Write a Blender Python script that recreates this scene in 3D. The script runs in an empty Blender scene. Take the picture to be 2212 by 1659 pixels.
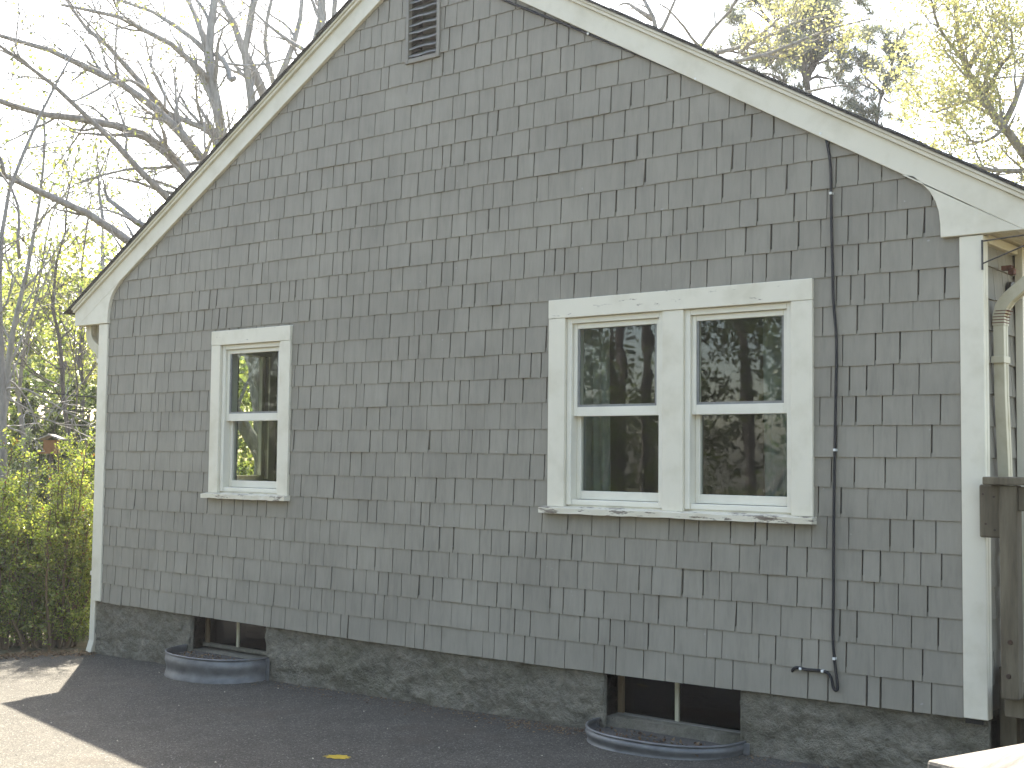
import bpy, math, random
import numpy as np
from mathutils import Vector, Matrix, noise as mn

S = bpy.context.scene
COL = S.collection

# ------------------------------------------------------------------ camera
CAM = np.array([8.4148, -5.5972, 1.0967])
YAW, PITCH, ROLL, FPX = -0.6765, 0.0576, 0.0109, 3248.3 * 2212 / 2592
_fw = np.array([math.sin(YAW) * math.cos(PITCH), math.cos(YAW) * math.cos(PITCH), math.sin(PITCH)])
_r = np.array([math.cos(YAW), -math.sin(YAW), 0.0])
_u = np.cross(_r, _fw)
CR = _r * math.cos(ROLL) + _u * math.sin(ROLL)
CU = -_r * math.sin(ROLL) + _u * math.cos(ROLL)
cam_d = bpy.data.cameras.new('camera')
cam = bpy.data.objects.new('camera', cam_d)
COL.objects.link(cam)
cam.matrix_world = Matrix(((CR[0], CU[0], -_fw[0], CAM[0]), (CR[1], CU[1], -_fw[1], CAM[1]),
                           (CR[2], CU[2], -_fw[2], CAM[2]), (0, 0, 0, 1)))
cam_d.sensor_width = 36.0
cam_d.lens = 45.115
cam_d.clip_end = 2000
S.camera = cam


def at(px, py, depth):
    """where a sight line of the survey (2212 x 1659 grid) lies at a given distance ahead"""
    return CAM + (CR * (px - 1106) / FPX + CU * (829.5 - py) / FPX + _fw) * depth


# ------------------------------------------------------------------ light
GLARE = 0.0009  # density of the volume that imitates lens glare
SUN_DIR = np.array([-1.55, 1.28, 2.43])          # towards the sun
SUN_DIR = SUN_DIR / np.linalg.norm(SUN_DIR)
SUN_EL = math.asin(SUN_DIR[2])
SUN_AZ = math.atan2(SUN_DIR[0], SUN_DIR[1])
w = bpy.data.worlds.new('World')
S.world = w
w.use_nodes = True
wn = w.node_tree.nodes
sky = wn.new('ShaderNodeTexSky')
sky.sky_type = 'NISHITA'
sky.sun_disc = False
sky.sun_elevation = SUN_EL
sky.sun_rotation = SUN_AZ
sky.air_density = 1.0
sky.dust_density = 2.2
sky.ozone_density = 1.0
wn['Background'].inputs['Strength'].default_value = 0.12
w.node_tree.links.new(sky.outputs[0], wn['Background'].inputs['Color'])
sl = bpy.data.lights.new('sun', 'SUN')
sl.energy = 5.0
sl.angle = math.radians(0.55)
sl.color = (1.0, 0.975, 0.94)
so = bpy.data.objects.new('sun', sl)
COL.objects.link(so)
so.rotation_euler = Vector(SUN_DIR).to_track_quat('Z', 'Y').to_euler()
so.location = (-15, 12, 25)
S.view_settings.view_transform = 'Standard'
S.view_settings.look = 'None'
S.view_settings.gamma = 1.0
S.view_settings.use_curve_mapping = False
S.view_settings.exposure = 2.55
S.view_settings.use_white_balance = True          # balanced for open shade, as the camera did
S.view_settings.white_balance_temperature = 7400
S.view_settings.white_balance_tint = 9
S.render.engine = 'CYCLES'
S.cycles.max_bounces = 8
S.cycles.transparent_max_bounces = 24
S.cycles.diffuse_bounces = 4
S.cycles.caustics_reflective = False
S.cycles.caustics_refractive = False
S.cycles.sample_clamp_indirect = 6.0


# ------------------------------------------------------------------ object helpers
def tag(o, label=None, cat=None, group=None, kind=None):
    if label: o['label'] = label
    if cat: o['category'] = cat
    if group: o['group'] = group
    if kind: o['kind'] = kind
    return o


def thing(name, label, cat, loc, group=None):
    o = bpy.data.objects.new(name, None)
    o.empty_display_size = 0.2
    COL.objects.link(o)
    o.location = loc
    return tag(o, label, cat, group)


WORLD = {}


def link_mesh(name, me, parent, origin):
    o = bpy.data.objects.new(name, me)
    COL.objects.link(o)
    WORLD[o.name] = Vector(origin)
    if parent is not None:
        o.parent = parent
        pw = WORLD.get(parent.name, parent.location)
        o.location = Vector(origin) - Vector(pw)
    else:
        o.location = origin
    return o


class MB:
    """collects shapes in world coordinates and links them as one mesh object"""
    def __init__(s):
        s.V = []; s.F = []

    def add(s, V, F):
        n = len(s.V)
        s.V += [tuple(v) for v in V]
        s.F += [tuple(i + n for i in f) for f in F]
        return s

    def box(s, x0, x1, y0, y1, z0, z1):
        V = [(x, y, z) for z in (z0, z1) for y in (y0, y1) for x in (x0, x1)]
        return s.add(V, [(0, 2, 3, 1), (4, 5, 7, 6), (0, 1, 5, 4), (2, 6, 7, 3), (0, 4, 6, 2), (1, 3, 7, 5)])

    def obox(s, c, ax, ay, az):
        c, ax, ay, az = map(np.array, (c, ax, ay, az))
        V = [c + a * ax + b * ay + d * az for d in (-1, 1) for b in (-1, 1) for a in (-1, 1)]
        return s.add(V, [(0, 2, 3, 1), (4, 5, 7, 6), (0, 1, 5, 4), (2, 6, 7, 3), (0, 4, 6, 2), (1, 3, 7, 5)])

    def prism(s, poly, y0, y1):
        """poly in x,z anticlockwise seen from -y; y0 front"""
        n = len(poly)
        V = [(x, y0, z) for x, z in poly] + [(x, y1, z) for x, z in poly]
        F = [tuple(range(n)), tuple(range(2 * n - 1, n - 1, -1))]
        F += [(i, i + n, (i + 1) % n + n, (i + 1) % n) for i in range(n)]
        return s.add(V, F)

    def tube(s, pts, radii, sides=6, cap=True):
        pts = np.asarray(pts, float); n = len(pts)
        radii = np.full(n, radii) if np.isscalar(radii) else np.asarray(radii, float)
        t = np.gradient(pts, axis=0)
        t /= np.linalg.norm(t, axis=1)[:, None] + 1e-12
        ref = np.array([0, 0, 1.0]) if abs(t[0][2]) < 0.8 else np.array([1.0, 0, 0])
        V = []
        a = np.arange(sides) * 2 * math.pi / sides
        for i in range(n):
            b = np.cross(t[i], ref); b /= np.linalg.norm(b) + 1e-12
            c = np.cross(b, t[i]); ref = c
            V += [tuple(pts[i] + radii[i] * (math.cos(k) * b + math.sin(k) * c)) for k in a]
        F = []
        for i in range(n - 1):
            for k in range(sides):
                k2 = (k + 1) % sides
                F.append((i * sides + k, i * sides + k2, (i + 1) * sides + k2, (i + 1) * sides + k))
        if cap:
            F.append(tuple(range(sides - 1, -1, -1)))
            F.append(tuple((n - 1) * sides + k for k in range(sides)))
        return s.add(V, F)

    def build(s, name, mat, parent=None, bevel=0, smooth=False, kind=None):
        V = np.array(s.V, float)
        lo, hi = V.min(0), V.max(0)
        org = np.array([(lo[0] + hi[0]) / 2, (lo[1] + hi[1]) / 2, lo[2]])
        me = bpy.data.meshes.new(name)
        me.from_pydata((V - org).tolist(), [], s.F)
        me.materials.append(mat)
        if smooth:
            me.polygons.foreach_set('use_smooth', [True] * len(me.polygons))
        o = link_mesh(name, me, parent, org)
        if bevel:
            m = o.modifiers.new('bevel', 'BEVEL')
            m.width = bevel; m.segments = 2; m.limit_method = 'ANGLE'
        if kind: o['kind'] = kind
        return o


def quad_cloud(name, P, U, W, mat, parent=None, kind='stuff', fold=0.0):
    """many small leaf faces: centre P, half-length vectors U, half-width vectors W (diamond)"""
    P, U, W = (np.asarray(a, float) for a in (P, U, W))
    n = len(P)
    V = np.stack([P - U, P + W - U * 0.15, P + U, P - W - U * 0.15], 1).reshape(-1, 3)
    lo, hi = V.min(0), V.max(0)
    org = np.array([(lo[0] + hi[0]) / 2, (lo[1] + hi[1]) / 2, lo[2]])
    me = bpy.data.meshes.new(name)
    me.vertices.add(4 * n); me.loops.add(4 * n); me.polygons.add(n)
    me.vertices.foreach_set('co', (V - org).astype(np.float32).ravel())
    me.loops.foreach_set('vertex_index', np.arange(4 * n, dtype=np.int32))
    me.polygons.foreach_set('loop_start', np.arange(0, 4 * n, 4, dtype=np.int32))
    me.polygons.foreach_set('loop_total', np.full(n, 4, dtype=np.int32))
    me.update(calc_edges=True)
    me.materials.append(mat)
    o = link_mesh(name, me, parent, org)
    if kind: o['kind'] = kind
    return o


def rand_dirs(rng, n):
    v = rng.normal(size=(n, 3))
    return v / np.linalg.norm(v, axis=1)[:, None]


def leaf_cloud(name, P, size, mat, rng, parent=None, aspect=0.5, kind='stuff', droop=0.0):
    n = len(P)
    u = rand_dirs(rng, n); u[:, 2] -= droop
    u /= np.linalg.norm(u, axis=1)[:, None]
    wv = np.cross(u, rand_dirs(rng, n)); wv /= np.linalg.norm(wv, axis=1)[:, None] + 1e-9
    s = size * rng.uniform(0.6, 1.35, n)[:, None]
    return quad_cloud(name, P, u * s / 2, wv * s * aspect / 2, mat, parent, kind)


# ------------------------------------------------------------------ materials
class Mat:
    def __init__(s, name, rough=0.6, spec=0.4):
        s.m = bpy.data.materials.new(name)
        s.m.use_nodes = True
        s.nt = s.m.node_tree
        s.n = s.nt.nodes; s.l = s.nt.links
        s.b = s.n['Principled BSDF']
        s.b.inputs['Roughness'].default_value = rough
        s.b.inputs['Specular IOR Level'].default_value = spec
        s.geo = s.n.new('ShaderNodeNewGeometry')

    def pos(s, sx=1, sy=1, sz=1):
        mp = s.n.new('ShaderNodeMapping')
        mp.inputs['Scale'].default_value = (sx, sy, sz)
        s.l.new(s.geo.outputs['Position'], mp.inputs['Vector'])
        return mp.outputs[0]

    def noise(s, scale, detail=4, rough=0.6, st=(1, 1, 1)):
        t = s.n.new('ShaderNodeTexNoise')
        t.inputs['Scale'].default_value = scale
        t.inputs['Detail'].default_value = detail
        t.inputs['Roughness'].default_value = rough
        s.l.new(s.pos(*st), t.inputs['Vector'])
        return t.outputs['Fac']

    def voro(s, scale, feature='F1', out='Distance', st=(1, 1, 1)):
        t = s.n.new('ShaderNodeTexVoronoi')
        t.feature = feature
        t.inputs['Scale'].default_value = scale
        s.l.new(s.pos(*st), t.inputs['Vector'])
        return t.outputs[out]

    def ramp(s, fac, stops):
        r = s.n.new('ShaderNodeValToRGB')
        e = r.color_ramp.elements
        while len(e) < len(stops): e.new(0.5)
        for el, (p, c) in zip(e, stops):
            el.position = p
            el.color = (*c, 1) if len(c) == 3 else c
        s.l.new(fac, r.inputs[0])
        return r.outputs[0]

    def rng(s, fac, a, b, c, d):
        t = s.n.new('ShaderNodeMapRange')
        for i, v in enumerate((a, b, c, d)): t.inputs[i + 1].default_value = v
        s.l.new(fac, t.inputs[0])
        return t.outputs[0]

    def math(s, op, a, b=None):
        t = s.n.new('ShaderNodeMath'); t.operation = op
        for i, v in enumerate((a, b)):
            if v is None: continue
            if isinstance(v, (int, float)): t.inputs[i].default_value = v
            else: s.l.new(v, t.inputs[i])
        return t.outputs[0]

    def mix(s, fac, a, b, mode='MIX'):
        t = s.n.new('ShaderNodeMix'); t.data_type = 'RGBA'; t.blend_type = mode
        for i, v in ((0, fac), (6, a), (7, b)):
            if isinstance(v, (int, float)): t.inputs[i].default_value = v
            elif isinstance(v, tuple): t.inputs[i].default_value = (*v, 1)
            else: s.l.new(v, t.inputs[i])
        return t.outputs[2]

    def scale(s, col, fac):
        t = s.n.new('ShaderNodeVectorMath'); t.operation = 'SCALE'
        s.l.new(col, t.inputs[0])
        if isinstance(fac, (int, float)): t.inputs[3].default_value = fac
        else: s.l.new(fac, t.inputs[3])
        return t.outputs[0]

    def island(s):
        oi = s.n.new('ShaderNodeObjectInfo')
        x = s.math('ADD', s.geo.outputs['Random Per Island'], oi.outputs['Random'])
        return s.math('FRACT', s.math('MULTIPLY', x, 7.13))

    def color(s, c):
        if isinstance(c, tuple): s.b.inputs['Base Color'].default_value = (*c, 1)
        else: s.l.new(c, s.b.inputs['Base Color'])
        return s

    def bump(s, h, strength=0.3, dist=0.01):
        t = s.n.new('ShaderNodeBump')
        t.inputs['Strength'].default_value = strength
        t.inputs['Distance'].default_value = dist
        s.l.new(h, t.inputs['Height'])
        s.l.new(t.outputs[0], s.b.inputs['Normal'])
        return s

    def roughness(s, v):
        s.l.new(v, s.b.inputs['Roughness']); return s


def m_shingle():
    m = Mat('grey_painted_shingle', 0.62, 0.35)
    streak = m.noise(9, 5, 0.65, (3.2, 3.2, 0.55))
    blot = m.noise(2.3, 3, 0.5)
    fine = m.noise(90, 3, 0.7, (1, 1, 0.12))
    c = m.ramp(streak, [(0.26, (0.204, 0.186, 0.149)), (0.5, (0.236, 0.216, 0.173)), (0.74, (0.252, 0.231, 0.186))])
    c = m.scale(c, m.rng(blot, 0.3, 0.7, 0.88, 1.08))
    c = m.scale(c, m.rng(fine, 0.25, 0.75, 0.955, 1.045))
    c = m.scale(c, m.rng(m.island(), 0, 1, 0.96, 1.035))
    specks = m.math('GREATER_THAN', m.noise(38, 2, 0.4), 0.79)
    c = m.mix(m.math('MULTIPLY', specks, 0.5), c, (0.36, 0.36, 0.34))
    m.color(c)
    m.bump(m.math('ADD', fine, m.math('MULTIPLY', streak, 0.5)), 0.35, 0.004)
    return m.m


def m_white(name, c0=(0.645, 0.60, 0.485), dirt=(0.56, 0.515, 0.40), peel=0.0, rough=0.45):
    m = Mat(name, rough, 0.4)
    n = m.noise(5, 4, 0.6)
    fine = m.noise(60, 3, 0.6, (1, 1, 0.4))
    c = m.ramp(n, [(0.30, dirt), (0.52, c0), (1.0, tuple(min(0.8, v * 1.06) for v in c0))])
    h = fine
    if peel:
        pn = m.noise(11, 6, 0.75, (0.6, 1, 3.2))
        msk = m.rng(pn, 1 - peel, 1 - peel + 0.025, 0, 1)
        wood = m.ramp(m.noise(40, 3, 0.6, (0.3, 1, 2)), [(0.3, (0.10, 0.075, 0.055)), (0.7, (0.33, 0.29, 0.24))])
        c = m.mix(msk, c, wood)
        h = m.math('SUBTRACT', fine, m.math('MULTIPLY', msk, 1.5))
    m.color(c)
    m.bump(h, 0.25, 0.003)
    return m.m


def m_simple(name, c1, c2, scale=8, rough=0.6, bump=0.2, st=(1, 1, 1), dist=0.004, metal=0.0, spec=0.4, isl=0.0):
    m = Mat(name, rough, spec)
    n = m.noise(scale, 5, 0.62, st)
    c = m.ramp(n, [(0.3, c1), (0.7, c2)])
    if isl: c = m.scale(c, m.rng(m.island(), 0, 1, 1 - isl, 1 + isl))
    m.color(c)
    m.b.inputs['Metallic'].default_value = metal
    m.bump(m.noise(scale * 5, 4, 0.6, st), bump, dist)
    return m.m


def m_asphalt():
    m = Mat('worn_asphalt', 0.88, 0.3)
    big = m.noise(0.9, 4, 0.6)
    med = m.noise(7, 4, 0.6)
    agg = m.voro(170, 'F1', 'Color')
    cell = m.voro(170)
    c = m.ramp(big, [(0.3, (0.050, 0.0462, 0.0375)), (0.7, (0.069, 0.064, 0.052))])
    c = m.scale(c, m.rng(med, 0.3, 0.7, 0.85, 1.15))
    sep = m.n.new('ShaderNodeSeparateColor'); m.l.new(agg, sep.inputs[0])
    c = m.scale(c, m.rng(sep.outputs[0], 0, 1, 0.55, 1.55))
    chip = m.math('GREATER_THAN', sep.outputs[1], 0.955)
    c = m.mix(m.math('MULTIPLY', chip, 0.55), c, (0.27, 0.25, 0.22))
    stain = m.rng(m.noise(1.7, 5, 0.7), 0.56, 0.70, 0, 0.45)
    c = m.mix(stain, c, (0.06, 0.047, 0.034))
    m.color(c)
    m.bump(m.math('ADD', cell, m.math('MULTIPLY', med, 0.6)), 0.75, 0.006)
    return m.m


def m_concrete():
    m = Mat('parged_concrete', 0.92, 0.2)
    a = m.noise(3.2, 6, 0.65)
    b = m.noise(16, 6, 0.7)
    g = m.noise(60, 3, 0.7)
    c = m.ramp(a, [(0.3, (0.16, 0.146, 0.111)), (0.6, (0.235, 0.214, 0.165)), (0.8, (0.32, 0.294, 0.23))])
    c = m.scale(c, m.rng(b, 0.3, 0.7, 0.62, 1.28))  # contrast raised in colour to back up the faint relief shading
    moss = m.rng(m.noise(2.1, 4, 0.6), 0.52, 0.7, 0, 0.5)
    c = m.mix(moss, c, (0.11, 0.105, 0.065))
    m.color(c)
    pit_shade = m.rng(m.noise(26, 5, 0.75), 0.61, 0.74, 0, 0.55)  # dark spots painted in for the shade of the rough relief
    c = m.mix(pit_shade, c, (0.04, 0.037, 0.03))
    m.color(c)
    m.bump(m.math('ADD', b, m.math('MULTIPLY', g, 0.4)), 1.0, 0.05)
    return m.m


def m_glass(name='window_glass', wav=0.05, tint=(0.84, 0.87, 0.84), boost=1.2, scale=2.2):
    m = Mat(name)
    nt, n, l = m.nt, m.n, m.l
    out = n['Material Output']
    bm = n.new('ShaderNodeBump')
    bm.inputs['Strength'].default_value = wav; bm.inputs['Distance'].default_value = 0.06
    l.new(m.noise(scale, 2.5, 0.55), bm.inputs['Height'])
    gl = n.new('ShaderNodeBsdfGlossy'); gl.inputs['Roughness'].default_value = 0.015
    gl.inputs['Color'].default_value = (0.92, 0.95, 1, 1)
    l.new(bm.outputs[0], gl.inputs['Normal'])
    tr = n.new('ShaderNodeBsdfTransparent'); tr.inputs['Color'].default_value = (*tint, 1)
    dt = n.new('ShaderNodeVectorMath'); dt.operation = 'DOT_PRODUCT'          # Schlick, the same from both sides of the pane
    l.new(m.geo.outputs['Incoming'], dt.inputs[0]); l.new(m.geo.outputs['Normal'], dt.inputs[1])
    k = m.math('POWER', m.math('SUBTRACT', 1.0, m.math('ABSOLUTE', dt.outputs['Value'])), 5.0)
    fac = m.math('MINIMUM', m.math('MULTIPLY', m.math('ADD', m.math('MULTIPLY', k, 0.96), 0.04), boost), 1.0)
    mx = n.new('ShaderNodeMixShader')
    l.new(fac, mx.inputs[0]); l.new(tr.outputs[0], mx.inputs[1]); l.new(gl.outputs[0], mx.inputs[2])
    l.new(mx.outputs[0], out.inputs['Surface'])
    n.remove(m.b)
    return m.m


def m_leaf(name, cols, rough=0.5, trans=0.4, spec=0.3, tcol=None):
    m = Mat(name, rough, spec)
    r = m.geo.outputs['Random Per Island']
    k = len(cols)
    c = m.ramp(r, [((i + 0.5) / k, cc) for i, cc in enumerate(cols)])
    c = m.scale(c, m.rng(m.noise(1.3, 3, 0.6), 0.3, 0.7, 0.8, 1.2))
    m.color(c)
    if trans:
        t = m.n.new('ShaderNodeBsdfTranslucent')
        tc = m.mix(1.0, c, tcol or (1.25, 1.2, 0.75), 'MULTIPLY')
        m.l.new(tc, t.inputs[0])
        mx = m.n.new('ShaderNodeMixShader'); mx.inputs[0].default_value = trans
        m.l.new(m.b.outputs[0], mx.inputs[1]); m.l.new(t.outputs[0], mx.inputs[2])
        m.l.new(mx.outputs[0], m.n['Material Output'].inputs['Surface'])
    return m.m


M = dict(
    shingle=m_shingle(),
    white=m_white('cream_white_paint'),
    peeling=m_white('peeling_white_paint', peel=0.455),
    headpaint=m_white('slightly_peeling_white_paint', peel=0.365),
    vinyl=m_white('white_vinyl', (0.68, 0.645, 0.54), (0.63, 0.595, 0.49), 0, 0.35),
    metalpaint=m_white('cream_enamel_metal', (0.45, 0.41, 0.30), (0.34, 0.30, 0.20), 0, 0.4),
    gasket=m_simple('grey_gasket', (0.16, 0.16, 0.15), (0.22, 0.22, 0.2), 20, 0.6, 0.05),
    greypaint=m_simple('grey_painted_wood', (0.19, 0.175, 0.145), (0.23, 0.212, 0.176), 7, 0.6, 0.15, (1, 1, 0.5)),
    louver=m_simple('dull_grey_louver_paint', (0.15, 0.148, 0.14), (0.21, 0.207, 0.195), 9, 0.6, 0.15, (0.6, 1, 1)),
    backing=m_simple('dark_sheathing', (0.03, 0.028, 0.026), (0.05, 0.047, 0.043), 9, 0.9),
    concrete=m_concrete(),
    asphalt=m_asphalt(),
    roof=m_simple('asphalt_roof_shingle', (0.05, 0.048, 0.046), (0.12, 0.115, 0.11), 60, 0.95, 0.6, dist=0.01, isl=0.3),
    steel=m_simple('galvanised_steel', (0.095, 0.095, 0.095), (0.185, 0.185, 0.183), 9, 0.5, 0.12, (1, 1, 1.6), 0.003, 0.35, 0.4),
    cable=m_simple('black_cable_rubber', (0.010, 0.010, 0.011), (0.018, 0.018, 0.019), 30, 0.7, 0.1),
    clip=m_simple('white_cable_clip', (0.6, 0.6, 0.56), (0.72, 0.72, 0.68), 30, 0.5, 0.05),
    deckwood=m_simple('weathered_deck_wood', (0.07, 0.055, 0.034), (0.155, 0.13, 0.085), 7, 0.85, 0.5, (4, 4, 0.5), 0.004),
    railwood=m_simple('grey_weathered_rail', (0.055, 0.05, 0.043), (0.15, 0.14, 0.122), 8, 0.85, 0.6, (5, 0.5, 3), 0.004),
    nail=m_simple('rusty_nail', (0.03, 0.018, 0.012), (0.07, 0.035, 0.02), 40, 0.8),
    soil=m_simple('dark_soil', (0.04, 0.037, 0.032), (0.10, 0.093, 0.08), 14, 0.95, 0.9, dist=0.02),
    woodframe=m_simple('brown_stained_frame', (0.07, 0.045, 0.024), (0.15, 0.10, 0.05), 12, 0.7, 0.3, (2, 2, 0.4)),
    glass=m_glass(wav=.018),
    glass_dark=m_glass('basement_glass', 0.03, (0.3, 0.31, 0.31), 0.8, 3.0),
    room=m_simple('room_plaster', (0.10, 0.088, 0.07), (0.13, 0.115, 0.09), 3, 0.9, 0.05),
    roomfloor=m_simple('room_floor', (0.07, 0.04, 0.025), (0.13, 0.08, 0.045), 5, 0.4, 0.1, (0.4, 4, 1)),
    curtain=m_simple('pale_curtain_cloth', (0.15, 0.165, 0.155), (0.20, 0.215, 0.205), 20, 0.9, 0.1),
    black=m_simple('black_plastic', (0.016, 0.016, 0.016), (0.03, 0.028, 0.026), 20, 0.4, 0.1),
    rust=m_simple('rusty_iron', (0.07, 0.025, 0.015), (0.17, 0.06, 0.03), 25, 0.8, 0.3),
    yellow=m_simple('yellow_spray_paint', (0.30, 0.21, 0.012), (0.48, 0.34, 0.03), 60, 0.8, 0.4),
    ground=m_simple('forest_floor', (0.035, 0.045, 0.018), (0.13, 0.105, 0.055), 3, 0.95, 0.9, dist=0.05),
    bark_pale=m_simple('pale_grey_bark', (0.18, 0.173, 0.16), (0.36, 0.35, 0.33), 7, 0.9, 0.8, (3, 3, 0.7), 0.03),
    bark_mid=m_simple('grey_brown_bark', (0.18, 0.165, 0.15), (0.34, 0.32, 0.29), 8, 0.9, 0.8, (3, 3, 0.7), 0.03),
    bark_dark=m_simple('dark_bark', (0.08, 0.07, 0.064), (0.17, 0.15, 0.14), 8, 0.9, 0.8, (3, 3, 0.7), 0.03),
    bud=m_leaf('spring_buds', [(0.20, 0.20, 0.10), (0.22, 0.24, 0.08), (0.16, 0.20, 0.07)], 0.6, 0.45),
    leaf_yellow=m_leaf('yellow_green_spring_leaf', [(0.30, 0.315, 0.14), (0.36, 0.35, 0.17), (0.25, 0.285, 0.12), (0.31, 0.29, 0.15)], 0.5, 0.45, tcol=(1.2, 1.15, .9)),
    leaf_wood=m_leaf('woodland_leaf', [(0.20, 0.24, 0.075), (0.155, 0.2, 0.06), (0.27, 0.28, 0.10), (0.10, 0.145, 0.05)], 0.5, 0.6),
    leaf_holly=m_leaf('glossy_holly_leaf', [(0.14, 0.21, 0.045), (0.21, 0.28, 0.06), (0.29, 0.355, 0.09), (0.07, 0.115, 0.025), (0.38, 0.41, 0.12)], 0.18, 0.55, 0.9, tcol=(1.5, 1.4, .8)),
    leaf_red=m_leaf('bronze_new_leaf', [(0.22, 0.07, 0.02), (0.16, 0.06, 0.025), (0.2, 0.11, 0.03)], 0.35, 0.4),
    leaf_juniper=m_leaf('feathery_juniper', [(0.09, 0.135, 0.075), (0.13, 0.175, 0.09), (0.16, 0.2, 0.085)], 0.6, 0.3),
    leaf_dark=m_leaf('dark_evergreen_leaf', [(0.04, 0.065, 0.02), (0.065, 0.095, 0.028), (0.10, 0.13, 0.04)], 0.4, 0.35),
    needle=m_leaf('pine_needle', [(0.12, 0.145, 0.13), (0.16, 0.185, 0.16), (0.19, 0.21, 0.165)], 0.5, 0.25),
    litter=m_leaf('dead_leaf', [(0.10, 0.055, 0.025), (0.16, 0.10, 0.05), (0.20, 0.15, 0.09), (0.07, 0.04, 0.025)], 0.8, 0.1),
    grass=m_leaf('grass_blade', [(0.10, 0.15, 0.03), (0.16, 0.19, 0.04), (0.18, 0.17, 0.07)], 0.6, 0.4),
    pebble=m_simple('pale_pebble', (0.22, 0.2, 0.17), (0.42, 0.38, 0.3), 30, 0.8, 0.2, isl=0.3),
    wire=m_simple('utility_wire_black', (0.02, 0.02, 0.022), (0.03, 0.03, 0.032), 10, 0.6, 0.0),
    feeder=m_simple('weathered_feeder_wood', (0.28, 0.26, 0.23), (0.42, 0.40, 0.36), 20, 0.8, 0.3),
    feeder_side=m_simple('cedar_feeder_wood', (0.20, 0.09, 0.035), (0.28, 0.14, 0.06), 20, 0.8, 0.3),
)

# ------------------------------------------------------------------ ground
E = 0.14
W = 6.4432
rnd = random.Random(7)
nrg = np.random.default_rng(7)


def gz(x, y):
    return -0.39 + 0.0145 * min(max(x, -4), 12) + 0.02 * min(max(y, -12), 0.0)


def sheet(name, xs, ys, dz, mat, keep=None, kind='structure', rough=0.0):
    V, F = [], []
    idx = {}
    for j, y in enumerate(ys):
        for i, x in enumerate(xs):
            idx[i, j] = len(V)
            far = max(0.0, math.hypot(x, y) - 12)
            V.append((x, y, gz(x, y) + dz + (rough * math.sin(x * 1.7) * math.cos(y * 1.3))
                      + (0.25 * math.sin(x * .13 + 1) * math.sin(y * .11) * min(1, far / 20) if far else 0)))
    for j in range(len(ys) - 1):
        for i in range(len(xs) - 1):
            cx, cy = (xs[i] + xs[i + 1]) / 2, (ys[j] + ys[j + 1]) / 2
            if keep is None or keep(cx, cy):
                F.append((idx[i, j], idx[i + 1, j], idx[i + 1, j + 1], idx[i, j + 1]))
    used = sorted({i for f in F for i in f})
    mp = {u: k for k, u in enumerate(used)}
    b = MB(); b.V = [V[u] for u in used]; b.F = [tuple(mp[i] for i in f) for f in F]
    o = b.build(name, mat)
    o['kind'] = kind
    return o


gx = np.concatenate([np.linspace(-70, -54, 5), np.linspace(-50, 40, 46), np.linspace(44, 70, 6)])
gy = np.concatenate([np.linspace(-70, -44, 6), np.linspace(-40, 60, 51), np.linspace(64, 70, 3)])
sheet('ground', gx, gy, -0.03, M['ground'])

# driveway: an asphalt sheet with a slightly ragged edge against the planting on the left
edge = [(-0.06, 0.02), (-0.20, -0.06), (-0.36, -0.24), (-0.53, -0.52), (-0.9, -1.1), (-1.5, -2.0), (-2.6, -3.6), (-5, -7.2), (-7, -11)]
poly = [(12.5, -11), (12.5, -3.2), (7.2, -3.2), (7.2, 0.02)]
b = MB()
pts = []
for (x0, y0), (x1, y1) in zip(edge[:-1], edge[1:]):
    n = max(2, int(math.hypot(x1 - x0, y1 - y0) / 0.06))
    for k in range(n):
        t = k / n
        pts.append((x0 + (x1 - x0) * t + rnd.gauss(0, .008), y0 + (y1 - y0) * t + rnd.gauss(0, .008)))
pts.append(edge[-1])
loop = poly[::-1][:0] + [(12.5, -11), (12.5, 0.02)] + pts      # anticlockwise seen from above
V = [(x, y, gz(x, y)) for x, y in loop]
# strips between the left edge and the right border so that the sheet follows the slope
V = []; F = []
for x, y in pts:
    V += [(x + (12.5 - x) * t, y, gz(x + (12.5 - x) * t, y)) for t in (0, .15, .3, .5, .75, 1)]
for i in range(len(pts) - 1):
    for k in range(5):
        a = i * 6 + k
        F.append((a, a + 6, a + 7, a + 1))
b.add(V, F)
b.build('driveway', M['asphalt'])['kind'] = 'structure'

# ------------------------------------------------------------------ the house
house = thing('house', 'grey shingled gable end of a small house with cream white trim and windows', 'house', (3.22, 2.0, -0.39))
XC, ZP, SL = 3.215, 4.117, 0.578


def zr(x):
    return ZP - SL * abs(x - XC)


# wall sheathing with holes for the windows and the vent
wall = MB()
OPEN = [(1.395, 2.000, 0.84, 1.85), (4.31, 5.65, 0.84, 1.86)]
xs = [0.0, OPEN[0][0], OPEN[0][1], OPEN[1][0], OPEN[1][1], W]
Y0, Y1 = 0.003, 0.13
zt = 2.14
for i in range(5):
    o_ = [op for op in OPEN if abs(op[0] - xs[i]) < 1e-6]
    if o_:
        wall.box(xs[i], xs[i + 1], Y0, Y1, 0.034, o_[0][2]); wall.box(xs[i], xs[i + 1], Y0, Y1, o_[0][3], zt)
    else:
        wall.box(xs[i], xs[i + 1], Y0, Y1, 0.034, zt)
VX0, VX1, VZ0, VZ1 = 3.105, 3.335, 3.50, 3.93
wall.prism([(-0.02, zt), (W + .02, zt), (W + .02, zr(W) + .1), (6.0, zr(6.0) + .1), (VX1, zr(VX1) + .1), (VX1, zt + .001)], Y0, Y1)
wall.F.pop(); wall.V = wall.V[:-12]; wall.F = [f for f in wall.F if max(f) < len(wall.V)]
wall.prism([(VX1, zt), (W, zt), (W, zr(W) + .1), (VX1, zr(VX1) + .1)], Y0, Y1)
wall.prism([(0, zt), (VX0, zt), (VX0, zr(VX0) + .1), (0, zr(0) + .1)], Y0, Y1)
wall.box(VX0, VX1, Y0, Y1, zt, VZ0)
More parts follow.
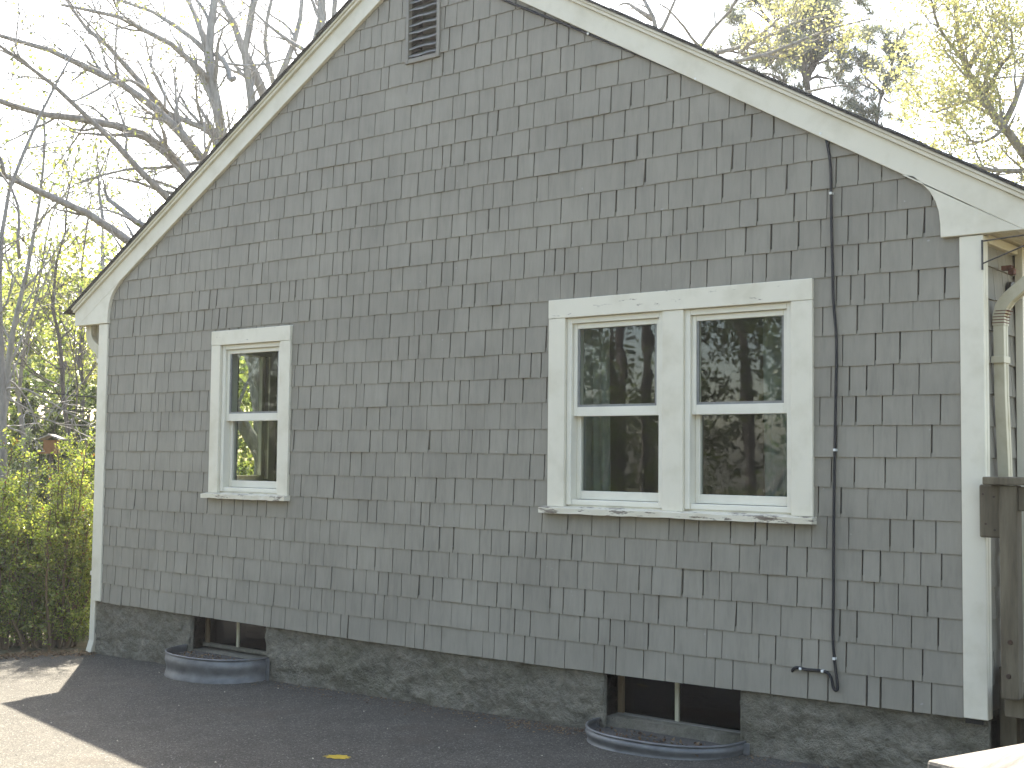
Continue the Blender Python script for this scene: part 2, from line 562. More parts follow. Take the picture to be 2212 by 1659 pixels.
wall.prism([(VX0, VZ1), (VX1, VZ1), (VX1, zr(VX1) + .1), (XC, ZP + .1), (VX0, zr(VX0) + .1)], Y0, Y1)
wall_o = wall.build('shingled_wall', M['backing'], house)


# --- shingles, course by course, each an individual wedge
def clip(poly, f):
    out = []
    for i in range(len(poly)):
        a, c = poly[i], poly[(i + 1) % len(poly)]
        fa, fc = f(a), f(c)
        if fa >= 0: out.append(a)
        if fa * fc < 0:
            t = fa / (fa - fc)
            out.append((a[0] + (c[0] - a[0]) * t, a[1] + (c[1] - a[1]) * t))
    return out


def sag(x, k):
    u = min(max(x / W, 0), 1)
    return -0.019 * 4 * u * (1 - u) * max(0, 1 - k / 8.0) + (0.006 * math.sin(x * 1.3 + k * 2.1)) * 0.5


HOLES = [(1.315, 2.080, 0.815, 1.925), (4.215, 5.735, 0.815, 1.945), (VX0 - .012, VX1 + .012, VZ0 - .012, 5)]
SHIN = []      # (polygon, yb, yt, zb)
prev_j = []
for k in range(0, 31):
    zb, z1 = k * E, (k + 1) * E + 0.022
    x = 0.0 if k % 2 else -0.03
    joints = []
    while x < W + 0.02:
        for _ in range(8):
            wd = rnd.choice([rnd.uniform(.062, .10), rnd.uniform(.08, .13), rnd.uniform(.105, .155), rnd.uniform(.13, .205)])
            if all(abs(x + wd - j) > 0.022 for j in prev_j): break
        if x + wd > W - 0.06: wd = W - x + 0.025
        joints.append((x, x + wd)); x += wd
    prev_j = [j[1] for j in joints]
    for (xa, xb) in joints:
        g = rnd.choice([0.0025, 0.005, 0.006, 0.007, 0.008, 0.0105])
        xa_, xb_ = max(xa + g / 2, 0.0), min(xb - g / 2, W)
        if xb_ - xa_ < 0.02: continue
        lean = rnd.gauss(0, 0.0008); ln2 = lean + rnd.gauss(0, 0.0007)
        if rnd.random() < .035: ln2 -= 0.008
        dz = rnd.gauss(0, 0.0007); tl = rnd.gauss(0, 0.0010)
        xl = xa_ + max(0.0, -lean * 0); xr = xb_
        base = [(xl + lean * .5, zb + dz + sag(xl, k)), (xr + ln2, zb + dz + tl + sag(xr, k)),
                (xr, z1 + sag(xr, k)), (xl, z1 + sag(xl, k))]
        if xl <= 0.001: base[0] = (0.0, base[0][1])
        if xr >= W - 0.001: base[1] = (W, base[1][1])
        pieces = [base]
        for (hx0, hx1, hz0, hz1) in HOLES:
            nxt = []
            for p in pieces:
                px = [q[0] for q in p]; pz = [q[1] for q in p]
                if max(px) <= hx0 or min(px) >= hx1 or max(pz) <= hz0 or min(pz) >= hz1:
                    nxt.append(p); continue
                for f in (lambda q: hx0 - q[0], lambda q: q[0] - hx1):
                    c = clip(p, f)
                    if len(c) > 2: nxt.append(c)
                mid = clip(clip(p, lambda q: q[0] - hx0), lambda q: hx1 - q[0])
                for f in (lambda q: hz0 - q[1], lambda q: q[1] - hz1):
                    c = clip(mid, f) if len(mid) > 2 else []
                    if len(c) > 2: nxt.append(c)
            pieces = nxt
        yb = -0.0190 + rnd.gauss(0, 0.0007) - (0.004 if rnd.random() < .05 else 0)
        for p in pieces:
            p = clip(clip(p, lambda q: (ZP + SL * (q[0] - XC) + .07) - q[1]), lambda q: (ZP - SL * (q[0] - XC) + .07) - q[1])
            if len(p) < 3: continue
            ar = 0.5 * abs(sum(p[i][0] * p[(i + 1) % len(p)][1] - p[(i + 1) % len(p)][0] * p[i][1] for i in range(len(p))))
            if ar < 3e-4: continue
            SHIN.append((p, yb, -0.0125, zb))


def wedge(mb, p, yb, yt, zb, back=0.0015):
    n = len(p)
    V = [(x, yb + (yt - yb) * (z - zb) / (E + .022), z) for x, z in p] + [(x, back, z) for x, z in p]
    F = [tuple(range(n))] + [(i, i + n, (i + 1) % n + n, (i + 1) % n) for i in range(n)]
    mb.add(V, F)


def shown(s):
    p = s[0]; n = len(p)
    ar = 0.5 * abs(sum(p[i][0] * p[(i + 1) % n][1] - p[(i + 1) % n][0] * p[i][1] for i in range(n)))
    cx = sum(q[0] for q in p) / n; cz = sum(q[1] for q in p) / n
    d = np.array([cx, 0, cz]) - CAM
    q = d @ _fw
    a, c = d @ CR / q, d @ CU / q
    if abs(a) > 1106 / FPX or abs(c) > 829 / FPX: return 0
    if cz > zr(cx) - 0.05: return 0.2 * ar / q ** 2
    return ar * abs(d[1]) / np.linalg.norm(d) / q ** 2


SHIN.sort(key=shown, reverse=True)
for s in SHIN[:300]:
    b = MB(); wedge(b, *s); b.build('shingle', M['shingle'], wall_o)
b = MB()
for s in SHIN[300:]: wedge(b, *s)
b.build('shingles', M['shingle'], wall_o, kind='stuff')

# --- foundation with the two basement openings (displaced, trowelled face)
BW = [(1.085, 1.885), (4.553, 5.355)]
fnd = MB()


def face_strip(x0, x1, z0, z1, yf):
    nx = max(2, int((x1 - x0) / 0.011)); nz = max(2, int((z1 - z0) / 0.011))
    V, F = [], []
    for j in range(nz + 1):
        for i in range(nx + 1):
            x = x0 + (x1 - x0) * i / nx; z = z0 + (z1 - z0) * j / nz
            q = Vector((x, z * 1.3, 3.1))
            h = 0.021 * mn.fractal(q * 5.5, 0.8, 2.1, 5) + 0.014 * abs(mn.noise(q * 13 + Vector((9, 0, 0)))) + 0.004 * mn.noise(q * 37)
            V.append((x, yf - max(-0.012, h), z))
    for j in range(nz):
        for i in range(nx):
            a = j * (nx + 1) + i
            F.append((a, a + 1, a + nx + 2, a + nx + 1))
    fnd.add(V, F)


for x0, x1 in ((-0.03, BW[0][0]), (BW[0][1], BW[1][0]), (BW[1][1], W + .10)):
    face_strip(x0, x1, -0.62, 0.032, 0.012)
    fnd.box(x0, x1, 0.035, 0.24, -0.62, 0.03)
    for xe in (x0, x1):
        fnd.box(xe - .004 if xe == x1 else xe, xe if xe == x1 else xe + .004, 0.006, 0.24, -0.62, 0.012)
for x0, x1 in BW:
    fnd.box(x0, x1, 0.03, 0.24, -0.62, -0.245)
fnd.box(W + .02, W + .10, .03, 8.0, -0.62, 0.0)
fnd.box(-0.03, 0.05, .24, 8.0, -0.62, 0.0)
fnd.build('foundation', M['concrete'], house, smooth=True)

# --- basement windows
for i, (x0, x1) in enumerate(BW):
    zs = -0.215 if i == 0 else -0.245
    bw = MB()
    bw.box(x0 - .0, x0 + .035, .135, .20, zs, .0)
    bw.box(x1 - .03, x1, .135, .20, zs, .0)
    win = bw.build('basement_window', M['woodframe'], house, .003)
    sb = MB(); sb.box(x0 + .002, x1 - .002, .115, .17, zs - .018, zs + .004)
    sb.build('sill', M['concrete'] if i == 0 else M['greypaint'], win, .003)
    mb_ = MB(); xm = (1.43 if i == 0 else 4.915)
    mb_.box(xm - .011, xm + .011, .138, .158, zs, .0)
    mb_.build('muntin', M['metalpaint'], win, .002)
    for a, c in ((x0 + .036, xm - .011), (xm + .011, x1 - .031)):
        g_ = MB(); g_.box(a, c, .150, .154, zs + .005, -.002); g_.build('pane', M['glass_dark'], win)
if True:     # made-up slats behind the left basement glass, standing in for reflected stripes
    b = MB()
    for k in range(5):
        b.obox((1.55, .42, -.03 - k * .05), (.36, 0, rnd.uniform(-.006, .006)), (0, .008, 0), (0, 0, .016))
    b.build('reflection_slats', M['room'], house)
b = MB(); b.box(0.05, W - .05, 2.2, 2.22, -1.9, .02); b.box(.06, .08, .24, 2.2, -1.9, .02); b.box(W - .08, W - .06, .24, 2.2, -1.9, .02)
b.box(.05, W - .05, .24, 2.2, -1.92, -1.9)
b.build('basement_wall', M['backing'], house)

# --- corner boards
for x0, x1, z0, z1, nm in ((-0.058, 0.055, .004, 2.068, 'corner_board'), (6.447, 6.551, .006, 2.085, 'corner_board')):
    b = MB(); b.box(x0, x1, -0.031, -0.001, z0, z1); b.build(nm, M['white'], house, .004)
b = MB(); b.box(6.528, 6.551, 0.0015, .032, .006, 2.085); b.build('corner_board', M['white'], house, .003)
b = MB(); b.box(-.058, -.036, 0.0015, .11, .004, 2.068); b.build('corner_board', M['white'], house, .003)

# --- rake boards, mouldings, eave returns
def rake_poly(side, d0, d1, zc, ext=0.0):
    """band between d0 and d1 above the rake line, from the peak to the eave tip on one side (-1 left)"""
    xe = -0.368 - ext if side < 0 else 2 * XC + 0.368 + ext
    lo_tip, hi_tip = ZP - SL * abs(xe - XC) + d0, ZP - SL * abs(xe - XC) + d1
    pk0, pk1 = (XC, ZP + d0), (XC, ZP + d1)
    pts = [pk0, pk1, (xe, hi_tip)]
    if zc is not None and lo_tip < zc:
        pts.append((xe, min(zc, hi_tip)))
        xcut = XC + (1 if side > 0 else -1) * (ZP + d0 - zc) / SL
        pts.append((xcut, zc))
    else:
        pts.append((xe, lo_tip))
    return pts if side > 0 else pts[::-1]


def fixorder(p):
    a = sum(p[i][0] * p[(i + 1) % len(p)][1] - p[(i + 1) % len(p)][0] * p[i][1] for i in range(len(p)))
    return p if a > 0 else p[::-1]


for side in (-1, 1):
    zc = 2.072 if side < 0 else 2.088
    b = MB(); b.prism(fixorder(rake_poly(side, 0.0, .128, zc)), -.040, -.0012); b.build('rake_board', M['white'], house, .003)
    b = MB(); b.prism(fixorder(rake_poly(side, .1285, .150, None, .004)), -.058, -.0012)
    b.prism(fixorder(rake_poly(side, .1502, .166, None, .008)), -.068, -.0012)
    b.build('rake_moulding', M['white'], house, .003)
    xi = .062 if side < 0 else 2 * XC - .062
    sgn = 1 if side < 0 else -1
    cur = [(xi + sgn * dx, zc + dzz) for dx, dzz in ((0, 0), (.001, .06), (.008, .12), (.022, .165), (.046, .21), (.082, .252), (.125, .288))]
    xq = cur[-1][0] + sgn * .03
    cur.append((xq, zr(xq) - .0005))
    xt = XC - sgn * (ZP - zc) / SL
    cur.append((xt, zc))
    b = MB(); b.prism(fixorder(cur), -.040, -.0012); b.build('eave_return', M['white'], house, .003)
    # inner edge bead that shows cream along the curve
# --- roof slabs and the ragged shingle edge
DEP = 8.0
for side in (-1, 1):
    xe = -0.385 if side < 0 else 2 * XC + .385
    top = ZP + .167
    p = [(XC, top), (XC, top + .007), (xe, ZP - SL * abs(xe - XC) + .174), (xe, ZP - SL * abs(xe - XC) + .167)]
    b = MB(); b.prism(fixorder(p), -.075, DEP)
    ro = b.build('roof', M['roof'], house)
    L = abs(xe - XC) / math.cos(math.atan(SL))
    n = int(L / .135)
    ux = np.array([(1 if side > 0 else -1) * math.cos(math.atan(SL)), 0, -math.sin(math.atan(SL))])
    nz = np.array([-ux[2] * (1 if side > 0 else -1), 0, abs(ux[0])]); nz[0] = abs(ux[2]) * (1 if side > 0 else -1)
    for k in range(n + 1):
        s0 = k * .135 + .008
        c = np.array([XC, 0, top + .0085]) + ux * (s0 + .09)
        c = c + nz * rnd.uniform(.001, .005)
        ov = rnd.uniform(.0, .008)
        tl = np.array(nz) * 0.004
        b = MB(); b.obox(c + np.array([0, .14 - ov, 0]), ux * .095 - nz * -.0, (rnd.uniform(-.004, .004), .22, 0), nz * .003 )
        b.build('roof_shingle', M['roof'], ro)
# soffits, fascia and gutters of the long sides
for side in (-1, 1):
    xe = -.36 if side < 0 else 2 * XC + .36
    xw = -.07 if side < 0 else 6.535
    zs = 2.085 if side < 0 else 2.10
    a, c = sorted((xe, xw))
    sf = MB()
    nb = 6
    for k in range(nb):
        sf.box(a + (c - a) * k / nb + .002, a + (c - a) * (k + 1) / nb - .002, .001, DEP - .1, zs, zs + .012)
    sf.box(a, c, .0, DEP - .1, zs + .0125, zs + .02)
    sf.build('soffit', M['white'], house)
    b = MB(); b.box(min(xe, xe + .02 * side), max(xe, xe + .02 * side), 0.001, DEP - .1, zs - .01, zs + .11)
    b.build('fascia', M['white'], house)
    g0 = xe + side * .022
    prof = [(g0, zs + .09), (g0, zs + .005), (g0 + side * .06, zs + .005), (g0 + side * .085, zs + .05), (g0 + side * .085, zs + .09),
            (g0 + side * .081, zs + .09), (g0 + side * .081, zs + .052), (g0 + side * .058, zs + .009), (g0 + side * .004, zs + .009), (g0 + side * .004, zs + .09)]
    b = MB(); b.prism(fixorder(prof), .06, DEP - .12); b.build('gutter', M['metalpaint'], house)

# --- side and back walls (left one has a window that is seen through the small front window)
lw = MB()
LWY0, LWY1, LWZ0, LWZ1 = 1.02, 1.50, 0.90, 1.92
for y0, y1, z0, z1 in ((.131, LWY0, -.02, 2.2), (LWY1, DEP - .1, -.02, 2.2), (LWY0, LWY1, -.02, LWZ0), (LWY0, LWY1, LWZ1, 2.2)):
    lw.box(-.03, .10, y0, y1, z0, z1)
lw.box(-.0295, W + .02, DEP - .2, DEP - .1, -.02, 2.2)
lw.build('side_wall', M['greypaint'], house)
wf = MB()
for y0, y1, z0, z1 in ((LWY0 - .07, LWY0, LWZ0 - .07, LWZ1 + .07), (LWY1, LWY1 + .07, LWZ0 - .07, LWZ1 + .07), (LWY0, LWY1, LWZ0 - .07, LWZ0), (LWY0, LWY1, LWZ1, LWZ1 + .07)):
    wf.box(.101, .118, y0, y1, z0, z1)
wf.box(.02, .06, LWY0, LWY1, 1.385, 1.425)
wf.box(.02, .06, LWY0, LWY0 + .03, LWZ0, LWZ1); wf.box(.02, .06, LWY1 - .03, LWY1, LWZ0, LWZ1); wf.box(.02, .06, LWY0, LWY1, LWZ0, LWZ0 + .03)
wo = wf.build('side_window', M['vinyl'], house)
b = MB(); b.box(.037, .041, LWY0 + .03, LWY1 - .03, LWZ0 + .03, LWZ1); b.build('pane', M['glass'], wo)
# interior shell
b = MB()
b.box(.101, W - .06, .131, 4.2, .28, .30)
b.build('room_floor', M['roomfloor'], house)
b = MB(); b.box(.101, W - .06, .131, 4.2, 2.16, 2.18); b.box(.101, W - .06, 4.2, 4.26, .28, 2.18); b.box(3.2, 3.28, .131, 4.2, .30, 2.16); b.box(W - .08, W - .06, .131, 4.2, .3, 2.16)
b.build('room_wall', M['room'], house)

# right side wall: body and courses of shingles seen at a grazing angle
b = MB(); b.box(W + .02, 6.52, .131, DEP - .1, -.02, 2.2); b.box(W + .001, 6.52, .0, .13, -.02, 2.09)
rw = b.build('side_wall', M['backing'], house)
b = MB()
for k in range(16):
    y = .034
    while y < 6.0:
        wd = rnd.uniform(.08, .2)
        z0, z1 = k * E + rnd.gauss(0, .0015), min(2.08, (k + 1) * E + .02)
        V = [(6.5385, y + .002, z0), (6.5385, y + wd - .002, z0), (6.527, y + wd - .002, z1), (6.527, y + .002, z1)]
        V += [(6.5205, q[1], q[2]) for q in V]
        b.add(V, [(0, 1, 2, 3), (0, 4, 5, 1), (1, 5, 6, 2), (2, 6, 7, 3), (3, 7, 4, 0)])
        y += wd
b.build('shingles', M['shingle'], rw, kind='stuff')
b = MB(); b.box(6.539, 6.575, .43, .53, .0, 2.09); b.build('door_casing', M['white'], house, .003)
b = MB(); b.box(6.521, 6.556, .036, .43, 2.055, 2.094); b.box(6.521, 6.556, .53, 6, 2.055, 2.094); b.build('frieze_board', M['white'], house, .003)


# --- windows of the gable wall
def sash(name, x0, x1, z0, z1, y0, y1, rl, rr, rb, rt, parent, gk=0.012):
    b = MB()
    b.box(x0, x0 + rl, y0, y1, z0, z1); b.box(x1 - rr, x1, y0, y1, z0, z1)
    b.box(x0 + rl + .0002, x1 - rr - .0002, y0 + .001, y1 - .001, z0, z0 + rb); b.box(x0 + rl + .0002, x1 - rr - .0002, y0 + .001, y1 - .001, z1 - rt, z1)
    so_ = b.build(name, M['vinyl'], parent, .0025)
    return so_


def pane(x0, x1, z0, z1, y, parent, gasket=True):
    b = MB(); b.box(x0 - .004, x1 + .004, y, y + .004, z0 - .004, z1 + .004); b.build('pane', M['glass'], parent)


def unit(x0, x1, z0, z1, parent, zm, dy=0.0):
    """one double-hung unit in the clear opening"""
    b = MB()
    f = .030
    b.box(x0, x0 + f, -.014, .10, z0, z1); b.box(x1 - f, x1, -.014, .10, z0, z1)
    b.box(x0 + f + .0002, x1 - f - .0002, -.013, .10, z1 - f, z1); b.box(x0 + f + .0002, x1 - f - .0002, -.006, .10, z0, z0 + .028)
    b.build('frame', M['vinyl'], parent, .003)
    xa, xb = x0 + f + .001, x1 - f - .001
    up = sash('upper_sash', xa, xb, zm - .022, z1 - f - .001, .004, .034, .024, .024, .05, .028, parent)
    pane(xa + .024, xb - .024, zm + .028, z1 - f - .029, .020, parent)
    g_ = MB()
    ax, bx, az, bz = xa + .0245, xb - .0245, zm + .0285, z1 - f - .0295
    g_.box(ax, ax + .012, .010, .019, az, bz); g_.box(bx - .012, bx, .010, .019, az, bz); g_.box(ax + .0122, bx - .0122, .010, .019, az, az + .012)
    g_.build('glazing_gasket', M['gasket'], up)
    sash('lower_sash', xa, xb, z0 + .030, zm + .020, .040, .070, .026, .026, .045, .030, parent)
    pane(xa + .026, xb - .026, z0 + .075, zm - .022, .056, parent)


def head_sill(x0, x1, z0, z1, cw, hh, parent, mull=None):
    for a, c in ((x0, x0 + cw), (x1 - cw, x1)):
        b = MB(); b.box(a, c, -.034, -.0005, z0, z1 - hh - .0006); b.build('casing', M['white'], parent, .003)
    b = MB(); b.box(x0 - .001, x1 + .001, -.036, -.0005, z1 - hh, z1); b.build('head_casing', M['headpaint'], parent, .003)
    if mull:
        b = MB(); b.box(mull[0], mull[1], -.030, .10, z0, z1 - hh - .0006); b.build('mullion', M['white'], parent, .003)
    # sloped sill with horns
    V = []
    n = 24
    b = MB()
    xa, xb = x0 - .035, x1 + .012
    for i in range(n + 1):
        x = xa + (xb - xa) * i / n
        j1, j2 = rnd.gauss(0, .0012), rnd.gauss(0, .0012)
        V += [(x, -.066 + j1, z0 - .034 + j2), (x, -.068 + j2, z0 - .006 + j1), (x, .0, z0 + .004), (x, .0, z0 - .036)]
    F = [(0, 1, 2, 3), tuple(4 * n + k for k in (3, 2, 1, 0))]
    for i in range(n):
        for k in range(4):
            k2 = (k + 1) % 4
            F.append((4 * i + k, 4 * i + 4 + k, 4 * i + 4 + k2, 4 * i + k2))
    b.add(V, F); b.build('sill', M['peeling'], parent)
    b = MB(); b.box(x0 + cw, x1 - cw, .0, .125, z0 - .03, z0 + .012); b.build('subsill', M['white'], parent, .002)


ZS = 0.838
wl = thing('window', 'narrow single double hung window with peeling cream sill', None, (1.70, -.03, ZS)); wl.parent = house
wl.location = Vector((1.70, -.03, ZS)) - house.location; WORLD[wl.name] = Vector((1.70, -.03, ZS))
head_sill(1.294, 2.098, ZS, 1.942, .095, .098, wl)
unit(1.392, 2.000, ZS + .012, 1.843, wl, 1.348)
wr = thing('window', 'wide twin double hung window with badly peeling cream sill', None, (4.97, -.03, ZS)); wr.parent = house
wr.location = Vector((4.97, -.03, ZS)) - house.location; WORLD[wr.name] = Vector((4.97, -.03, ZS))
head_sill(4.200, 5.753, ZS, 1.958, .110, .102, wr, (4.925, 5.048))
unit(4.312, 4.9245, ZS + .012, 1.855, wr, 1.346)
unit(5.0485, 5.642, ZS + .012, 1.855, wr, 1.346)


def curtain(x0, x1, z0, z1, y, amp=.018):
    V, F = [], []
    n = 40
    for i in range(n + 1):
        x = x0 + (x1 - x0) * i / n
        for z in (z0, z1):
            V.append((x + (0.02 if z == z0 else 0), y + amp * math.sin(i * .9) + .004 * math.sin(i * 2.3), z))
    for i in range(n): F.append((2 * i, 2 * i + 2, 2 * i + 3, 2 * i + 1))
    b = MB(); b.add(V, F); b.build('curtain', M['curtain'], house, smooth=True)


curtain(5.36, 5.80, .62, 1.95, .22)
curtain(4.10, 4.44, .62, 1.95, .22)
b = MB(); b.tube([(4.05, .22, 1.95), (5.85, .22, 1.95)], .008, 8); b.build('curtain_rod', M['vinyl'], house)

# --- gable vent
vx0, vx1, vz0, vz1 = 3.082, 3.360, 3.478, 3.955
b = MB()
b.box(vx0, VX0, -.030, .02, vz0, vz1); b.box(VX1, vx1, -.030, .02, vz0, vz1)
b.box(VX0 + .0003, VX1 - .0003, -.029, .02, vz0, VZ0 + .006); b.box(VX0 + .0003, VX1 - .0003, -.029, .02, VZ1, vz1)
vent = b.build('gable_vent', M['greypaint'], house, .003)
zz = VZ0 + .012
while zz < VZ1 - .02:
    V = []; F = []
    n = 6
    for i in range(n + 1):
        x = VX0 + .001 + (VX1 - VX0 - .002) * i / n
        wob = .003 * math.sin(i * 1.3 + zz * 40)
        V += [(x, -.022, zz + .006 + wob), (x, .055, zz + .060), (x, .058, zz + .066), (x, -.021, zz + .013 + wob)]
    F = [(3, 2, 1, 0), tuple(4 * n + k for k in (0, 1, 2, 3))]
    for i in range(n):
        for k in range(4):
            k2 = (k + 1) % 4
            F.append((4 * i + k, 4 * i + k2, 4 * i + 4 + k2, 4 * i + 4 + k))
    b = MB(); b.add(V, F); b.build('louver', M['louver'], vent)
    zz += .0475
b = MB(); b.box(VX0 - .01, VX1 + .01, .10, .12, VZ0 - .01, VZ1 + .01); b.build('vent_screen', M['gasket'], vent)

# ------------------------------------------------------------------ window wells
def well(label, c, a, d, zr_, zb):
    t = thing('window_well', label, 'window well', (c, -.1, zb), 'galvanised window wells along the foundation')
    n = 48
    prof = []   # (offset outward, height) - a ribbed wall with a rolled rim
    H = zr_ - zb
    for i in range(15):
        q = i / 14
        prof.append((0.0062 * math.sin(q * math.pi * 3.4 - .4), zb - .03 + (H + .03) * q))
    V, F = [], []
    path = []
    for i in range(n + 1):
        th = math.pi * i / n
        e = 2 / 2.35
        cx = math.copysign(abs(math.cos(th)) ** e, math.cos(th)); sy = abs(math.sin(th)) ** e
        path.append((c - a * cx, .012 - d * sy, cx, sy))
    for (x, y, cx, sy) in path:
        nx, ny = -cx, -sy
        l_ = math.hypot(nx, ny)
        for o_, z in prof: V.append((x + nx / l_ * o_, y + ny / l_ * o_, z))
    m_ = len(prof)
    for i in range(n):
        for k in range(m_ - 1):
            p_ = i * m_ + k
            F.append((p_, p_ + m_, p_ + m_ + 1, p_ + 1))
    b = MB(); b.add(V, F)
    sh = b.build('wall_panel', M['steel'], t, smooth=True)
    so_ = sh.modifiers.new('thick', 'SOLIDIFY'); so_.thickness = .0025
    b = MB(); b.tube([(x, y, zr_ + .002) for x, y, _, _ in path], .0065, 8); b.build('rolled_rim', M['steel'], t, smooth=True)
    for sx in (-1, 1):
        b = MB(); b.box(*sorted((c + sx * a, c + sx * (a + .035))), -.012, -.006, zb, zr_)
        b.build('flange', M['steel'], t, .001)
    # soil inside
    V = [(c, -.06, zr_ - .035)]; F = []
    for x, y, _, _ in path: V.append((c + (x - c) * .985, y * .98, zr_ - .045 + rnd.gauss(0, .006)))
    V.append((c + a, .11, zr_ - .03)); V.append((c - a, .11, zr_ - .03))
    k = len(V)
    F = [(0, i, i + 1) for i in range(1, k - 1)] + [(0, k - 1, 1)]
    b = MB(); b.add(V, F); b.build('soil_fill', M['soil'], t)
    nn = 160
    xy = nrg.uniform(-1, 1, (nn, 2))
    P = np.stack([c + xy[:, 0] * a * .8, -.02 - np.abs(xy[:, 1]) * d * .7, np.full(nn, zr_ - .036) + nrg.uniform(0, .012, nn)], 1)
    leaf_cloud('leaf_litter', P, .022, M['litter'], nrg, t)
    return t


well('galvanised steel window well with bright ribs below the narrow window', 1.478, .422, .35, -.222, -.385)
well('dull galvanised window well below the wide twin window', 4.952, .425, .345, -.258, -.335)

# ------------------------------------------------------------------ cable on the wall
cab = thing('cable', 'black cable clipped along the rake then hanging down the shingles', 'cable', (5.85, -.03, .1))
pc = [(3.45, 3.945), (3.865, 3.704), (4.45, 3.392), (5.127, 3.020), (5.52, 2.800), (5.790, 2.648), (5.822, 2.62), (5.835, 2.56), (5.847, 2.46), (5.850, 2.2), (5.855, 1.98), (5.858, 1.84), (5.872, 1.66),
      (5.868, 1.4), (5.862, 1.15), (5.855, .8), (5.853, .5), (5.850, .30), (5.856, .2), (5.866, .12), (5.872, .065), (5.862, .052), (5.850, .065), (5.842, .10), (5.825, .125), (5.79, .132), (5.72, .130), (5.67, .134), (5.648, .125), (5.636, .10)]
P = [(x, -.029, z) for x, z in pc]
P[-2] = (5.645, -.022, .120); P[-1] = (5.634, .0, .105)
Q = []
for i in range(len(P) - 1):                       # Catmull-Rom
    p0, p1, p2, p3 = (np.array(P[max(0, min(len(P) - 1, i + k))]) for k in (-1, 0, 1, 2))
    for t in np.linspace(0, 1, 5)[:-1]:
        Q.append(.5 * (2 * p1 + (p2 - p0) * t + (2 * p0 - 5 * p1 + 4 * p2 - p3) * t * t + (3 * p1 - p0 - 3 * p2 + p3) * t ** 3))
Q.append(np.array(P[-1]))
b = MB(); b.tube(Q, .0072, 8); b.build('cord', M['cable'], cab, smooth=True)
for x, z in ((4.45, 3.392), (5.120, 3.024), (5.800, 2.640), (5.849, 2.35), (5.864, 1.15), (5.857, .195), (5.80, .132), (5.69, .131)):
    b = MB(); b.box(x - .006, x + .006, -.041, -.015, z - .006, z + .006); b.build('clip', M['clip'], cab, .002)


# ------------------------------------------------------------------ downspouts
def rect_tube(mb, pts, w_, d_, flutes=0):
    """rectangular pipe swept along pts; w_ along y, d_ along x"""
    pts = [np.array(p, float) for p in pts]
    V, F = [], []
    n = len(pts)
    for i, p in enumerate(pts):
        t = pts[min(i + 1, n - 1)] - pts[max(i - 1, 0)]; t /= np.linalg.norm(t)
        side = np.array([0, 1.0, 0])
        out = np.cross(side, t); out /= np.linalg.norm(out)
        cs = [(-1, -1), (-.35, -1), (-.28, -.88), (.28, -.88), (.35, -1), (1, -1), (1, 1), (.35, 1), (.28, .88), (-.28, .88), (-.35, 1), (-1, 1)]
        for a_, c_ in cs: V.append(p + side * a_ * w_ / 2 + out * c_ * d_ / 2)
    k = 12
    for i in range(n - 1):
        for j in range(k):
            j2 = (j + 1) % k
            F.append((i * k + j, i * k + j2, (i + 1) * k + j2, (i + 1) * k + j))
    F += [tuple(range(k))[::-1], tuple((n - 1) * k + j for j in range(k))]
    mb.add(V, F)


dl = thing('downspout', 'white downspout with a curved elbow at the left house corner', 'downspout', (-.1, .05, -.4))
b = MB(); rect_tube(b, [(-.098, .052, 1.80), (-.098, .052, .9), (-.100, .052, 0), (-.105, .050, -.30), (-.12, .035, -.385)], .075, .062); b.build('pipe', M['white'], dl, .002)
b = MB(); rect_tube(b, [(-.268, .06, 2.09), (-.270, .06, 2.03), (-.262, .06, 1.985), (-.235, .058, 1.945), (-.19, .056, 1.915), (-.135, .053, 1.885), (-.108, .052, 1.85), (-.0985, .052, 1.79)], .085, .072); b.build('elbow', M['metalpaint'], dl, .002)
for z in (1.80, .20):
    b = MB(); b.box(-.134, -.0585, .006, .094, z - .016, z + .016); b.build('strap', M['vinyl'], dl, .002)
dr = thing('downspout', 'cream fluted downspout with a stained crimped elbow beside the right corner board', 'downspout', (6.6, .14, 0))
b = MB(); rect_tube(b, [(6.570, .128, 1.72), (6.570, .135, 1.4), (6.572, .160, 1.1), (6.575, .175, .8), (6.575, .185, .04)], .058, .046); b.build('pipe', M['metalpaint'], dr, .002)
b = MB(); rect_tube(b, [(6.570, .128, 1.70), (6.571, .128, 1.745), (6.583, .128, 1.785), (6.61, .128, 1.82), (6.66, .13, 1.862), (6.74, .135, 1.925), (6.80, .14, 1.975), (6.822, .142, 2.02), (6.83, .142, 2.10)], .064, .052); b.build('elbow', M['metalpaint'], dr, .002)
b = MB()
for k in range(5):
    z = 1.712 + k * .013
    b.obox((6.571 + .001 * k * k, .128, z), (.027, 0, 0), (0, .034, 0), (0, 0, .0016))
b.build('crimp', M['rust'], dr)
b = MB(); b.box(6.540, 6.597, .088, .172, 1.535, 1.565); b.build('strap', M['metalpaint'], dr, .002)

